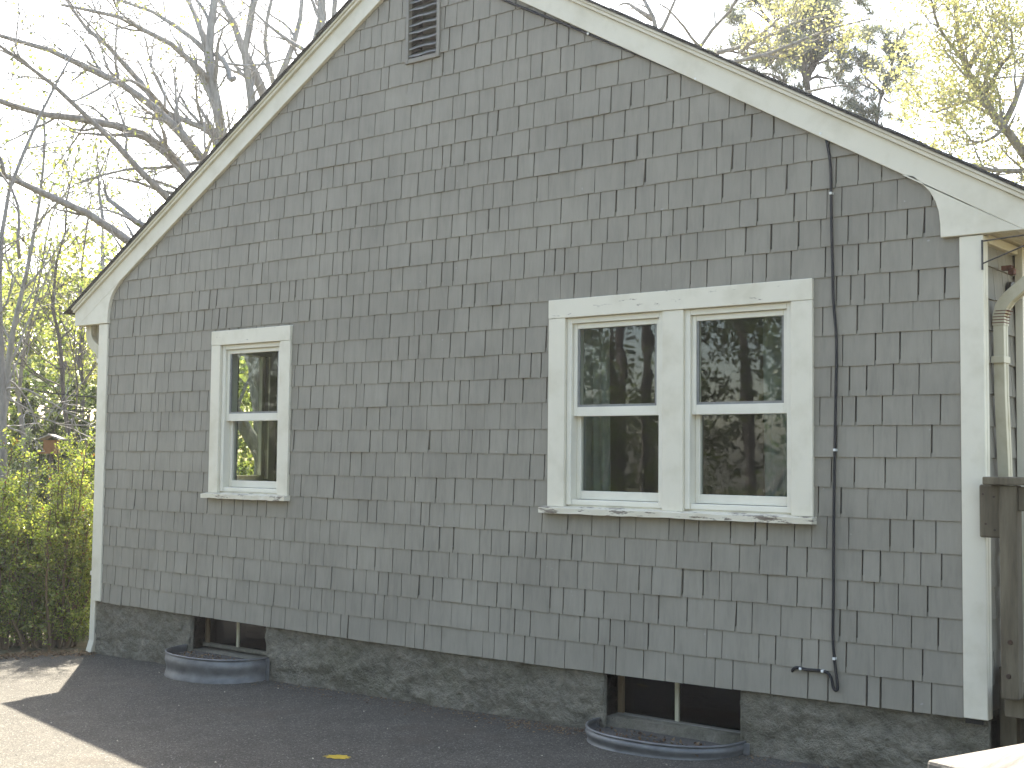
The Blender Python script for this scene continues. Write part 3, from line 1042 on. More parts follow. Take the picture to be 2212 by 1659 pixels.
# round fixture, wire bracket
t = thing('vent_cap', 'round black vent cap on the side wall behind the downspout', 'vent cap', (6.55, .37, 1.87))
b = MB(); b.tube([(6.536, .36, 1.87), (6.556, .36, 1.87)], [.055, .052], 24); b.build('flange', M['black'], t, smooth=False)
b = MB(); b.tube([(6.556, .36, 1.87), (6.585, .36, 1.868)], [.040, .030], 20); b.build('hood', M['black'], t)
t = thing('wire_bracket', 'thin black wire bracket sticking out from the right corner board', 'bracket', (6.56, -.035, 1.95))
b = MB(); b.tube([(6.549, -.036, 1.93), (6.549, -.036, 2.06)], .0045, 6); b.build('back_bar', M['black'], t)
b = MB(); b.tube([(6.549, -.036, 2.055), (6.66, -.05, 2.058), (6.86, -.08, 2.062)], .0032, 6); b.build('upper_wire', M['black'], t)
b = MB(); b.tube([(6.549, -.036, 1.957), (6.70, -.06, 2.003), (6.86, -.08, 2.058)], .0032, 6); b.build('lower_wire', M['black'], t)
b = MB(); b.box(6.556, 6.60, .19, .225, 1.955, 1.975); b.box(6.585, 6.61, .19, .225, 1.935, 1.962)
tag(b.build('angle_bracket', M['rust']), 'rusty angle bracket under the right soffit', 'bracket')

# ------------------------------------------------------------------ deck and rails at the right
dk = thing('deck_railing', 'weathered brown deck railing with a post bolted beside the right corner', 'railing', (6.9, -.1, .1))
b = MB(); b.box(6.640, 6.712, -.135, -.064, .125, 1.005); b.build('post', M['deckwood'], dk, .006)
b = MB(); b.box(6.537, 6.639, -.075, -.034, .782, 1.006); b.build('tie_board', M['deckwood'], dk, .008)
b = MB(); b.box(6.578, 9.2, -.155, .0, 1.0075, 1.040); b.build('cap_rail', M['deckwood'], dk, .005)
b = MB(); b.box(6.713, 9.2, -.120, -.085, .90, 1.0); b.build('top_rail', M['deckwood'], dk, .004)
for k in range(12):
    x = 6.80 + k * .15
    b = MB(); b.box(x, x + .035, -.155, -.1205, .13, .98); b.build('baluster', M['deckwood'], dk, .003)
for x, z in ((6.555, .965), (6.60, .955), (6.565, .84), (6.603, .815)):
    b = MB(); b.tube([(x, -.078, z), (x, -.074, z)], .005, 8); b.build('nail', M['nail'], dk)
for x, z in ((6.68, .36), (6.672, .22)):
    b = MB(); b.tube([(x, -.143, z), (x, -.134, z)], [.009, .011], 8); b.build('bolt', M['nail'], dk)
dkf = thing('deck', 'low weathered wooden deck along the right side of the house', 'deck', (7.8, 1.5, -.3))
b = MB(); b.box(6.63, 9.2, -.062, -.024, .04, .15); b.build('rim_joist', M['deckwood'], dkf, .004)
for k in range(18):
    x = 6.63 + k * .143
    b = MB(); b.box(x, x + .138, -.023, 4.0, .125, .150); b.build('deck_board', M['deckwood'], dkf, .003)
for x in (6.70, 7.9, 9.05):
    b = MB(); b.box(x, x + .09, .06, .15, gz(x, 0) - .1, .12); b.build('support_post', M['deckwood'], dkf, .004)
b = MB(); b.box(6.556, 6.628, .10, .15, -.3, .22); b.build('ledger_block', M['deckwood'], dkf, .004)

rl = thing('hand_rail', 'sunlit grey wooden hand rail in the near right corner', 'railing', (7.75, -3.3, -.3))
az = math.radians(18)
dv = np.array([math.sin(az), math.cos(az), 0]); pv = np.array([dv[1], -dv[0], 0])
e0 = at(2000, 1641, 2.0)
c = e0 + dv * 1.2 + pv * .072 - np.array([0, 0, .019])
b = MB(); b.obox(c, dv * 1.2, pv * .072, (0, 0, .019)); b.build('rail_cap', M['railwood'], rl, .006)
b = MB(); b.obox(c - np.array([0, 0, .0575]) + dv * .02, dv * 1.17, pv * .019, (0, 0, .038)); b.build('under_rail', M['deckwood'], rl, .003)
for s_ in (.12, 1.2, 2.3):
    p = e0 + dv * s_ + pv * .072
    zg = gz(p[0], p[1]) - .05
    b = MB(); b.obox((p[0], p[1], (p[2] - .096 + zg) / 2), dv * .044, pv * .044, (0, 0, (p[2] - .096 - zg) / 2)); b.build('post', M['deckwood'], rl, .004)

# ------------------------------------------------------------------ marks and litter on the drive
V = []; n = 26
cx, cy = 3.83, -1.20
R_ = [1 + .25 * math.sin(i * 2.1) + rnd.uniform(-.18, .18) for i in range(n)]
ring = [(cx + .062 * R_[i] * math.cos(i * 2 * math.pi / n) * .9 + .02 * math.sin(i * 2 * math.pi / n), cy + .042 * R_[i] * math.sin(i * 2 * math.pi / n)) for i in range(n)]
b = MB(); b.add([(x, y, gz(x, y) + .004) for x, y in ring], [tuple(range(n))])
tag(b.build('paint_mark', M['yellow']), 'small yellow paint mark on the shaded asphalt', 'paint mark')
n = 1500
xx = nrg.uniform(1.9, 7, n); yy = -np.abs(nrg.normal(0, .09, n)) - .0
xx[:420] = nrg.normal(4.25, .25, 420); yy[:420] = -np.abs(nrg.normal(0, .09, 420)) - .03
keep = ~((np.abs(xx - 4.952) < .44) & (yy > -.36))
P = np.stack([xx, yy, [gz(a, c) + .004 for a, c in zip(xx, yy)]], 1)[keep]
th = nrg.uniform(0, 6.28, len(P)); s_ = nrg.uniform(.003, .011, len(P))
U = np.stack([np.cos(th) * s_, np.sin(th) * s_, nrg.uniform(-.3, .3, len(P)) * s_], 1)
Wv = np.stack([-np.sin(th) * s_ * .4, np.cos(th) * s_ * .4, nrg.uniform(-.3, .3, len(P)) * s_], 1)
tag(quad_cloud('leaf_litter', P, U, Wv, M['litter']), 'brown leaf crumbs gathered along the foundation', 'leaf litter')
n = 2600
tt = nrg.uniform(0, 1, n)
ex = np.interp(tt, np.linspace(0, 1, 5), [-.05, -.36, -.53, -.9, -1.5]); ey = np.interp(tt, np.linspace(0, 1, 5), [.02, -.24, -.52, -1.1, -2.0])
off = nrg.normal(0, .09, n)
xx = ex + off * .8 + nrg.normal(0, .02, n); yy = ey - off * .6
P = np.stack([xx, yy, [gz(a, c) + .005 for a, c in zip(xx, yy)]], 1)
th = nrg.uniform(0, 6.28, n); s_ = nrg.uniform(.004, .016, n)
U = np.stack([np.cos(th) * s_, np.sin(th) * s_, nrg.uniform(-.4, .4, n) * s_], 1)
Wv = np.stack([-np.sin(th) * s_ * .5, np.cos(th) * s_ * .5, nrg.uniform(-.4, .4, n) * s_], 1)
tag(quad_cloud('leaf_litter', P, U, Wv, M['litter']), 'dead leaves along the asphalt edge under the shrub', 'leaf litter')
b = MB()
for _ in range(90):
    x, y = rnd.uniform(1.0, 6.8), -rnd.uniform(.05, 2.2)
    s_ = rnd.uniform(.003, .008)
    z = gz(x, y) + s_ * .3
    b.add([(x - s_, y, z), (x, y - s_ * .8, z), (x + s_, y, z), (x, y + s_ * .7, z), (x, y, z + s_ * .7), (x, y, z - s_)], [(0, 1, 4), (1, 2, 4), (2, 3, 4), (3, 0, 4), (1, 0, 5), (2, 1, 5), (3, 2, 5), (0, 3, 5)])
tag(b.build('gravel', M['pebble'], kind='stuff'), 'loose pale grit scattered on the asphalt', 'gravel')
n = 1400
xx = nrg.uniform(-1.6, -.12, n); yy = nrg.uniform(.15, 1.6, n)
P = np.stack([xx, yy, np.full(n, -.38)], 1)
U = nrg.normal(0, .012, (n, 3)); U[:, 2] = nrg.uniform(.02, .05, n)
Wv = nrg.normal(0, .003, (n, 3)); Wv[:, 2] = 0
tag(quad_cloud('grass', P + U, U, Wv, M['grass']), 'tuft of grass behind the left downspout', 'grass')


# ------------------------------------------------------------------ trees
def resample(pts, n):
    pts = np.asarray(pts, float)
    d = np.r_[0, np.cumsum(np.linalg.norm(np.diff(pts, axis=0), axis=1))]
    s = np.linspace(0, d[-1], n)
    return np.stack([np.interp(s, d, pts[:, k]) for k in range(3)], 1)


def smooth_path(pts, n, rng, wob):
    p = resample(pts, n)
    for _ in range(2):
        q = p.copy(); q[1:-1] = (p[:-2] + 2 * p[1:-1] + p[2:]) / 4; p = q
    nz = rng.normal(0, wob, (n, 3)); nz[0] = 0
    nz[1:-1] = (nz[:-2] + nz[1:-1] + nz[2:]) / 3
    return p + nz


def grow(rng, pts, rad, level, maxlev, out, tips, dens, lenf, up=0.25, t0=0.12):
    """side branches on a polyline, recursively"""
    L = np.linalg.norm(np.diff(pts, axis=0), axis=1).sum()
    n = max(1, int(L * dens[level] * rng.uniform(.8, 1.2)))
    cum = np.r_[0, np.cumsum(np.linalg.norm(np.diff(pts, axis=0), axis=1))] / L
    for _ in range(n):
        t = rng.uniform(t0, 1)
        i = min(np.searchsorted(cum, t), len(pts) - 1); i = max(i, 1)
        p = pts[i - 1] + (pts[i] - pts[i - 1]) * ((t - cum[i - 1]) / max(1e-6, cum[i] - cum[i - 1]))
        tan = pts[i] - pts[i - 1]; tan /= np.linalg.norm(tan) + 1e-9
        pr = np.cross(tan, rand_dirs(rng, 1)[0]); pr /= np.linalg.norm(pr) + 1e-9
        ang = rng.uniform(.5, 1.15)
        d = tan * math.cos(ang) + pr * math.sin(ang); d[2] += up * rng.uniform(0, 1)
        d /= np.linalg.norm(d)
        r0 = float(np.interp(t, cum, rad)) * rng.uniform(.35, .6)
        l_ = lenf[level] * rng.uniform(.45, 1.25) * (1.15 - .55 * t)
        m_ = 7 if level == 0 else 5
        q = [p]
        for k in range(m_ - 1):
            d = d + rng.normal(0, .17, 3) + np.array([0, 0, up * .22]); d /= np.linalg.norm(d)
            q.append(q[-1] + d * l_ / (m_ - 1))
        q = np.array(q)
        rr = np.linspace(max(r0, .006), max(.0035, r0 * .25), m_)
        out.append((q, rr, level + 1))
        if level + 1 < maxlev: grow(rng, q, rr, level + 1, maxlev, out, tips, dens, lenf, up)
        else: tips.append(q)


def tree(name, label, cat, group, seed, limbs, bark, dens, lenf, leaf=None, maxlev=3, base=None, up=.25, ground=True, wob=.05):
    """limbs: list of (points, r0, r1); the first one is the trunk"""
    rng = np.random.default_rng(seed)
    p0 = limbs[0][0][0]
    root = thing(name, label, cat, (p0[0], p0[1], p0[2]), group)
    br, tips = [], []
    for k, (pts, r0, r1) in enumerate(limbs):
        n = max(6, int(np.linalg.norm(np.diff(np.array(pts), axis=0), axis=1).sum() / .35))
        q = smooth_path(pts, n, rng, wob)
        rr = np.linspace(r0, r1, n) * (.8 if cat == 'tree' else 1) * rng.uniform(.94, 1.06, n)
        b = MB(); b.tube(q, rr, 8); b.build('trunk' if k == 0 else 'limb', bark, root, smooth=True)
        grow(rng, q, rr, 0, maxlev, br, tips, dens, lenf, up, .35 if k == 0 else .05)
    b = MB()
    for q, rr, lv in br: b.tube(q, rr, 5 if lv == 1 else 3, cap=False)
    if b.V: b.build('twigs', bark, root, kind='stuff')
    if leaf:
        leaf(rng, tips, root)
    return root


def leaves(mat, per, size, spread, name='leaves', aspect=.55, keep=1.0, clump=None):
    def f(rng, tips, root):
        P = []
        for q in tips:
            if rng.random() > keep: continue
            t = rng.uniform(.15, 1, per)
            i = t * (len(q) - 1); a = np.floor(i).astype(int).clip(0, len(q) - 2)
            P.append(q[a] + (q[a + 1] - q[a]) * (i - a)[:, None] + rng.normal(0, spread, (per, 3)))
        if P: leaf_cloud(name, np.concatenate(P), size, mat, rng, root, aspect)
    return f


def needles(mat, per, ln, wd, keep=1.0):
    def f(rng, tips, root):
        P, U, Wd = [], [], []
        for q in tips:
            if rng.random() > keep: continue
            ax = q[-1] - q[-3]; ax /= np.linalg.norm(ax) + 1e-9
            t = rng.uniform(.35, 1.0, per)
            i = t * (len(q) - 1); a = np.floor(i).astype(int).clip(0, len(q) - 2)
            p = q[a] + (q[a + 1] - q[a]) * (i - a)[:, None]
            d = rand_dirs(rng, per) + ax * .8; d /= np.linalg.norm(d, axis=1)[:, None]
            l_ = ln * rng.uniform(.7, 1.2, per)[:, None] / 2
            wv = np.cross(d, rand_dirs(rng, per)); wv /= np.linalg.norm(wv, axis=1)[:, None] + 1e-9
            P.append(p + d * l_); U.append(d * l_); Wd.append(wv * wd / 2)
        quad_cloud('needles', np.concatenate(P), np.concatenate(U), np.concatenate(Wd), mat, root)
    return f


def limb(px, dep, r0, r1, drift=0.0):
    n = len(px)
    return ([at(x, y, dep + drift * (i / max(1, n - 1)) ** 1.3) for i, (x, y) in enumerate(px)], r0, r1)


def R1(l): return [(x * .3858, y * .3858) for x, y in l]


def down(px, dep, extra):
    """continue a trunk down to the ground"""
    p = at(px[0][0], px[0][1], dep)
    return [np.array([p[0] + extra[0], p[1] + extra[1], gz(p[0], p[1]) - .1]), np.array([p[0] + extra[0] * .4, p[1] + extra[1] * .4, p[2] * .5])]


BG = 'bare spring trees behind the house'
d0 = 17.0
A = R1([(1255, 800), (1215, 640), (1185, 480), (1165, 310), (1180, 150), (1195, 0), (1210, -160), (1200, -330)])
t = limb(A, d0, .125, .05); t = (down(A, d0, (1.3, 1.1)) + t[0], .17, .05)
tree('bare_tree', 'tall bare pale barked tree rising behind the left roof slope with limbs sweeping left', 'tree', BG, 11, [
    t,
    limb(R1([(1165, 270), (1100, 130), (1060, 60), (1000, -20), (950, -120)]), d0, .06, .025, 1),
    limb(R1([(1190, 470), (1150, 415), (1000, 290), (850, 160), (720, 80), (520, 40), (380, 0)]), d0, .06, .02, -2),
    limb(R1([(1165, 300), (1130, 250), (960, 120), (800, 30), (680, 0), (560, -60)]), d0, .05, .02, 1.5),
    limb(R1([(1205, 300), (1270, 390), (1320, 470)]), d0, .05, .04, -.4),
    limb(R1([(1235, 745), (1000, 690), (820, 590), (640, 440), (500, 370)]), d0, .06, .02, -2),
], M['bark_pale'], [3.6, 4.2, 4.2], [1.5, .75, .4], leaves(M['bud'], 3, .05, .05, 'buds', keep=.6))
Bt = R1([(1400, 640), (1350, 480), (1345, 300), (1380, 215), (1440, 110), (1445, -60), (1460, -250)])
t = limb(Bt, 18.5, .115, .05); t = (down(Bt, 18.5, (.3, .2)) + t[0], .16, .05)
tree('bare_tree', 'bare forked pale tree between the tall limbs and the upper rake', 'tree', BG, 12, [
    t,
    limb(R1([(1490, 560), (1450, 450), (1400, 320), (1350, 220), (1300, 110), (1240, 20), (1180, -120)]), 18.7, .09, .035, .5),
    limb(R1([(1740, 300), (1650, 220), (1500, 180), (1440, 110), (1380, 60), (1340, -40)]), 18.6, .045, .012, .3),
], M['bark_pale'], [3.0, 3.4, 3.4], [1.3, .7, .4], leaves(M['bud'], 3, .05, .05, 'buds', keep=.5))
Dt = R1([(1550, 480), (1490, 350), (1490, 150), (1530, 20), (1540, -150)])
t = limb(Dt, 20, .08, .03); t = (down(Dt, 20, (.2, .2)) + t[0], .11, .03)
tree('bare_tree', 'slender bare tree splitting in a narrow vee just above the roof edge', 'tree', BG, 13, [
    t, limb(R1([(1550, 470), (1620, 310), (1690, 170), (1665, 0), (1690, -150)]), 20, .07, .03, .4)], M['bark_pale'], [2.4, 2.6, 2.6], [1.2, .6, .35],
    leaves(M['bud'], 3, .05, .05, 'buds', keep=.5))
Et = R1([(1790, 230), (1800, 0), (1805, -250), (1825, -520), (1800, -820), (1830, -1150)])
t = limb(Et, 19, .165, .14); t = (down(Et, 19, (-.1, .1)) + t[0], .24, .02)
tree('bare_tree', 'thick straight trunk beside the peak behind the left rake', 'tree', BG, 14, [t], M['bark_pale'], [3, 2.6, 2.6], [1.0, .6, .35],
     leaves(M['bud'], 3, .05, .05, 'buds', keep=.5))
Ft = R1([(1870, 110), (1882, 0), (1895, -250), (1880, -520), (1910, -850)])
t = limb(Ft, 21, .10, .08); t = (down(Ft, 21, (-.1, .1)) + t[0], .16, .02)
tree('bare_tree', 'thinner straight trunk right of the thick one by the peak', 'tree', BG, 15, [t], M['bark_pale'], [3, 2.6, 2.6], [1.0, .6, .35],
     leaves(M['bud'], 3, .05, .05, 'buds', keep=.5))
d0 = 14.5
Gt = R1([(1085, 1005), (960, 880), (820, 760), (640, 690), (450, 630), (230, 620), (0, 570), (-160, 520)])
t = limb(Gt, d0, .085, .03, -1.5); t = (down(Gt, d0, (1.3, 1.3)) + t[0], .16, .03)
tree('bare_tree', 'spreading bare tree with long limbs arching left over the lower left roof', 'tree', BG, 16, [
    t,
    limb(R1([(1150, 920), (1050, 760), (950, 640), (780, 540), (600, 440), (390, 340), (200, 250), (0, 200), (-150, 170)]), d0 + .6, .075, .025, -1),
    limb(R1([(1010, 720), (900, 560), (800, 430), (680, 330), (520, 230), (430, 130), (390, 60), (370, -60)]), d0 + .5, .055, .02, 1),
    limb(R1([(960, 1130), (800, 990), (720, 900), (690, 840), (560, 700), (400, 580), (300, 500), (200, 380), (100, 270), (0, 210), (-100, 150)]), d0 - .5, .05, .018, -1),
    limb(R1([(1150, 905), (1000, 940), (870, 965), (740, 940), (600, 985), (480, 1010)]), d0 + .2, .028, .012, -1),
    limb(R1([(940, 630), (860, 520), (800, 430), (700, 400), (600, 410), (500, 520), (430, 610)]), d0 + .2, .03, .012, -1.5),
], M['bark_mid'], [3.8, 4.2, 4.2], [1.2, .62, .36], leaves(M['bud'], 4, .045, .05, 'buds', keep=.7))
Mt = R1([(810, 1330), (620, 1240), (500, 1150), (350, 1090), (220, 1060), (50, 960), (-150, 900)])
t = limb(Mt, 13, .08, .03, -1); t = (down(Mt, 13, (1.5, 1.5)) + t[0], .12, .03)
tree('bare_tree', 'low grey limb reaching left from behind the lower left rake', 'tree', BG, 17, [
    t, limb(R1([(850, 1290), (700, 1220), (590, 1160), (560, 1050), (620, 1010)]), 13.2, .05, .012, .5)],
    M['bark_mid'], [3.4, 3.4, 3.4], [1.0, .5, .3], leaves(M['bud'], 5, .045, .05, 'buds', keep=.8))
Ot = R1([(5, 1500), (8, 1200), (25, 970), (80, 830), (200, 660), (260, 500), (380, 370), (420, 250)])
t = limb(Ot, 11, .032, .01, .5); t = (down(Ot, 11, (0, .1)) + t[0], .05, .01)
tree('sapling', 'thin dark sapling leaning right at the left edge', 'tree', None, 18, [
    t, limb(R1([(25, 975), (0, 880), (-20, 760), (-10, 600)]), 11, .02, .008), limb(R1([(110, 1450), (95, 1250), (90, 1100), (30, 990)]), 11.1, .02, .012)],
    M['bark_mid'], [2.2, 2.6, 2.4], [.8, .4, .2], None, maxlev=2)

BG2 = 'leafy trees at the edge of the wood'


def R4(l): return [(x * .3086, 597.4 + y * .3086) for x, y in l]


for seed, lab, px, dep, r0, r1, bk in (
        (21, 'sunlit straight pale trunk leaning at the far left edge of the wood', R4([(-10, 860), (10, 780), (60, 560), (110, 250), (170, 0), (230, -260), (280, -500), (300, -800), (360, -1200)]), 15, .058, .012, 'bark_pale'),
        (22, 'slim bent trunk second from the left edge in the wood', R4([(145, 800), (150, 690), (170, 560), (230, 400), (240, 280), (290, 100), (330, -100), (350, -300), (420, -600)]), 17, .045, .01, 'bark_mid'),
        (23, 'dark crooked trunk in the middle of the gap left of the house', R4([(470, 860), (450, 730), (430, 600), (460, 480), (450, 290), (370, 220), (335, 80), (350, -80), (420, -300), (440, -520), (520, -760)]), 16, .045, .01, 'bark_dark'),
        (24, 'dark upright trunk nearest the left eave', R4([(590, 760), (580, 560), (560, 400), (552, 150), (560, 0), (590, -220), (640, -420), (660, -640)]), 19, .048, .012, 'bark_dark')):
    t = limb(px, dep, r0, r1); t = (down(px, dep, (.1, .1)) + t[0], r0 * 1.2, r1)
    tree('wood_tree', lab, 'tree', BG2, seed, [t], M[bk], [3.6, 3.4, 3.2], [1.6, .8, .42],
         leaves(M['leaf_wood'], 15, .06, .11, keep=.8), wob=.07)


# right side: pines and oaks
def R3(l): return [(1444 + x * .3472, y * .3472) for x, y in l]


Pt = R3([(880, 640), (870, 570), (820, 440), (800, 340), (830, 230), (860, 100), (850, -50), (860, -180)])
t = limb(Pt, 24, .15, .06); t = (down(Pt, 24, (.2, .2)) + t[0], .2, .05)
tree('pine_tree', 'broad dark pine behind the middle of the right rake', 'tree', 'pines behind the house', 31, [
    t, limb(R3([(850, 520), (920, 400), (950, 200), (960, 60)]), 24, .08, .03, .5), limb(R3([(815, 400), (700, 350), (560, 330), (430, 380), (300, 300)]), 24, .06, .02, -1),
    limb(R3([(740, 560), (720, 480), (640, 440), (520, 450)]), 24, .05, .015, 1), limb(R3([(830, 240), (700, 160), (600, 120), (500, 60)]), 24, .05, .015, -1),
    limb(R3([(910, 400), (1000, 340), (1080, 340)]), 24, .05, .015), limb(R3([(940, 150), (1000, 60), (1030, 10)]), 24, .04, .015, 1), limb(R3([(870, 500), (980, 480), (1040, 520)]), 24, .04, .015)],
    M['bark_dark'], [6.5, 6.0], [1.0, .5], needles(M['needle'], 80, .2, .015, .95), maxlev=2, wob=.06)
P2 = R3([(1320, 900), (1300, 780), (1280, 690), (1340, 600), (1370, 500), (1400, 380), (1420, 280), (1440, 170)])
t = limb(P2, 23, .075, .02); t = (down(P2, 23, (.2, .2)) + t[0], .13, .02)
tree('pine_tree', 'slim leaning pine with bare lower stem right of the broad pine', 'tree', 'pines behind the house', 32, [
    t, limb(R3([(1280, 690), (1230, 700), (1190, 660), (1150, 620)]), 23, .035, .012), limb(R3([(1340, 610), (1400, 620), (1450, 600)]), 23, .025, .01),
    limb(R3([(1370, 500), (1430, 470), (1500, 400)]), 23, .025, .01), limb(R3([(1340, 580), (1260, 500), (1190, 440)]), 23, .03, .01, .5), limb(R3([(1395, 380), (1320, 340), (1270, 330)]), 23, .025, .01),
    limb(R3([(1410, 300), (1350, 250), (1320, 230)]), 23, .025, .01), limb(R3([(1340, 590), (1210, 560), (1160, 470)]), 23, .025, .01)],
    M['bark_dark'], [7.5, 6.0], [.6, .36], needles(M['needle'], 60, .18, .015, .92), maxlev=2, wob=.05)
O1 = R3([(150, 330), (170, 240), (250, 170), (380, 110), (470, 40), (490, -60)])
t = limb(O1, 18, .055, .02, -.5); t = (down(O1, 18, (.5, .4)) + t[0], .14, .02)
tree('oak_tree', 'oak with sparse yellow green new leaves reaching across the pines', 'tree', 'oaks in new leaf', 33, [
    t, limb(R3([(200, 380), (400, 360), (560, 340), (700, 330), (850, 260), (980, 200), (1080, 160), (1200, 120)]), 18, .045, .012, -1),
    limb(R3([(300, 330), (450, 320), (560, 270), (700, 190), (800, 130), (900, 100), (1050, 110)]), 18, .04, .012, 1),
    limb(R3([(700, 600), (850, 580), (950, 560), (1080, 540), (1180, 560)]), 18, .03, .012, -.5), limb(R3([(450, 320), (600, 180), (750, 60), (850, -40)]), 18, .035, .012, 1)],
    M['bark_mid'], [4.0, 4.2, 3.8], [.85, .5, .3], leaves(M['leaf_yellow'], 36, .054, .09, keep=.68))
O3 = R3([(-60, 300), (-40, 200), (-110, 60), (-140, -60)])
t = limb(O3, 17.5, .06, .03); t = (down(O3, 17.5, (.3, .3)) + t[0], .14, .03)
tree('bare_tree', 'nearly leafless tree behind the upper right rake', 'tree', BG, 34, [
    t, limb(R3([(-60, 200), (0, 100), (30, 40), (60, -40)]), 17.5, .04, .015), limb(R3([(-100, 120), (-200, 60), (-250, 20), (-330, -10)]), 17.5, .05, .015, .5),
    limb(R3([(200, 300), (110, 180), (60, 100), (0, 40), (-70, 20)]), 17.6, .03, .012, -.5)],
    M['bark_mid'], [1.8, 2.4, 2.2], [.9, .45, .25], leaves(M['leaf_yellow'], 3, .05, .06, keep=.4))
O2 = R3([(2330, 1100), (2200, 900), (2080, 760), (1980, 620), (1900, 500), (1850, 380), (1800, 200), (1780, 60), (1800, -120)])
t = limb(O2, 17, .10, .035); t = (down(O2, 17, (.6, .2)) + t[0], .2, .03)
tree('oak_tree', 'large oak covered in yellow green new leaves at the right edge', 'tree', 'oaks in new leaf', 35, [
    t, limb(R3([(2090, 770), (2150, 650), (2212, 500), (2260, 380), (2280, 200)]), 17, .06, .02, .5), limb(R3([(2000, 620), (1900, 630), (1800, 650), (1650, 710), (1560, 720)]), 17, .04, .012, -1),
    limb(R3([(1910, 590), (1800, 560), (1700, 520), (1600, 400)]), 17, .04, .012, 1), limb(R3([(2330, 1050), (2212, 1040), (2000, 1040), (1850, 990), (1720, 960), (1600, 900)]), 17, .05, .012, -.6),
    limb(R3([(1870, 420), (1980, 300), (2050, 150), (2100, 0)]), 17, .05, .02, .5), limb(R3([(1850, 390), (1740, 260), (1660, 120), (1640, 0)]), 17, .04, .015, -.5), limb(R3([(2100, 780), (2000, 900), (1900, 900), (1780, 860)]), 17, .03, .012, -.5),
    limb(R3([(1960, 600), (2060, 480), (2130, 350), (2150, 200)]), 17, .04, .015, -1.2)],
    M['bark_mid'], [4.6, 4.8, 4.2], [1.05, .6, .34], leaves(M['leaf_yellow'], 52, .056, .10, keep=.9))

# ------------------------------------------------------------------ undergrowth at the left
rng = np.random.default_rng(41)


def shrub(name, label, cat, base, h, rx, ry, n_stem, mat, n_leaf, size, aspect, seed, bark, red=0, top=1.0, leader=None, droop=0.0):
    r = np.random.default_rng(seed)
    root = thing(name, label, cat, base)
    b = MB()
    P = []
    base = np.array(base)
    per = n_leaf // n_stem
    for k in range(n_stem):
        a = r.uniform(0, 2 * math.pi); q = math.sqrt(r.uniform(0, 1))
        b0 = base + np.array([math.cos(a) * q * rx * .45, math.sin(a) * q * ry * .45, 0])
        hh = h * (1 - .35 * q ** 2) * r.uniform(.5, 1.08)
        tip = base + np.array([math.cos(a) * q * rx, math.sin(a) * q * ry, hh])
        if leader is not None and k == 0: tip = np.array(leader); b0 = base
        pts = smooth_path([b0, (b0 * .5 + tip * .5) + r.normal(0, .04, 3), tip], 9, r, .02)
        b.tube(pts, np.linspace(.014, .004, 9), 5, cap=False)
        m_ = 26
        for j in range(m_):
            t = r.uniform(.06, 1)
            i = min(int(t * 8), 7)
            p = pts[i] + (pts[i + 1] - pts[i]) * (t * 8 - i)
            d = rand_dirs(r, 1)[0]; d[2] = abs(d[2]) * .7 + .25; d /= np.linalg.norm(d)
            l_ = r.uniform(.10, .30) * min(1, h) * (1.1 - .5 * t)
            e = p + d * l_
            b.tube([p, (p + e) / 2 + r.normal(0, .012, 3), e], [.004, .003, .0018], 3, cap=False)
            kk = max(1, per // m_)
            u = r.uniform(.15, 1.05, kk)[:, None]
            P.append(p + d * l_ * u + r.normal(0, .022, (kk, 3)))
    b.build('stems', bark, root)
    P = np.concatenate(P)
    if red:
        sel = r.random(len(P)) < red
        leaf_cloud('new_leaves', P[sel], size, M['leaf_red'], r, root, aspect)
        P = P[~sel]
    leaf_cloud('foliage', P, size, mat, r, root, aspect, droop=droop)
    return root


def gp(px, dep):
    p = at(px, 1300, dep)
    return (p[0], p[1], gz(p[0], p[1]) - .03)


shrub('holly_shrub', 'big glossy leaved holly shrub with a tall central shoot beside the left corner', 'shrub', gp(112, 10.15), 1.66, .42, .5, 30, M['leaf_holly'], 38000, .026, .5, 51, M['woodframe'], .03,
      leader=at(128, 945, 10.2))
shrub('holly_shrub', 'dark glossy holly shrub at the left edge of the picture', 'shrub', gp(0, 10.15), 1.60, .42, .5, 26, M['leaf_holly'], 27000, .026, .5, 52, M['woodframe'], .02)
shrub('holly_shrub', 'low yellowish holly shrub squeezed against the left downspout', 'shrub', gp(178, 11.0), 1.5, .2, .35, 16, M['leaf_holly'], 14000, .028, .5, 53, M['woodframe'], .0)
shrub('juniper_shrub', 'feathery blue green juniper behind the dark holly', 'shrub', gp(30, 12.6), 1.72, .55, .6, 26, M['leaf_juniper'], 26000, .05, .16, 54, M['bark_dark'])
shrub('juniper_shrub', 'feathery green juniper behind the shoot near the downspout', 'shrub', gp(180, 13.0), 1.45, .35, .5, 20, M['leaf_juniper'], 18000, .05, .16, 55, M['bark_dark'])
# evergreen mass further back
for i, (px, dep, h, rx, lab) in enumerate(((20, 17.5, 2.7, 1.2, 'dark evergreen bush under the leaning pale trunk'), (110, 19, 2.5, 1.2, 'dark evergreen bush behind the bird feeder'),
                                           (190, 18, 2.6, 1.0, 'dark evergreen bush beside the left corner board'), (-80, 18, 3.0, 1.2, 'dark evergreen bush beyond the left edge'))):
    shrub('evergreen_bush', lab, 'bush', gp(px, dep), h, rx, 1.0, 26, M['leaf_dark'], 20000, .075, .5, 60 + i, M['bark_dark'])

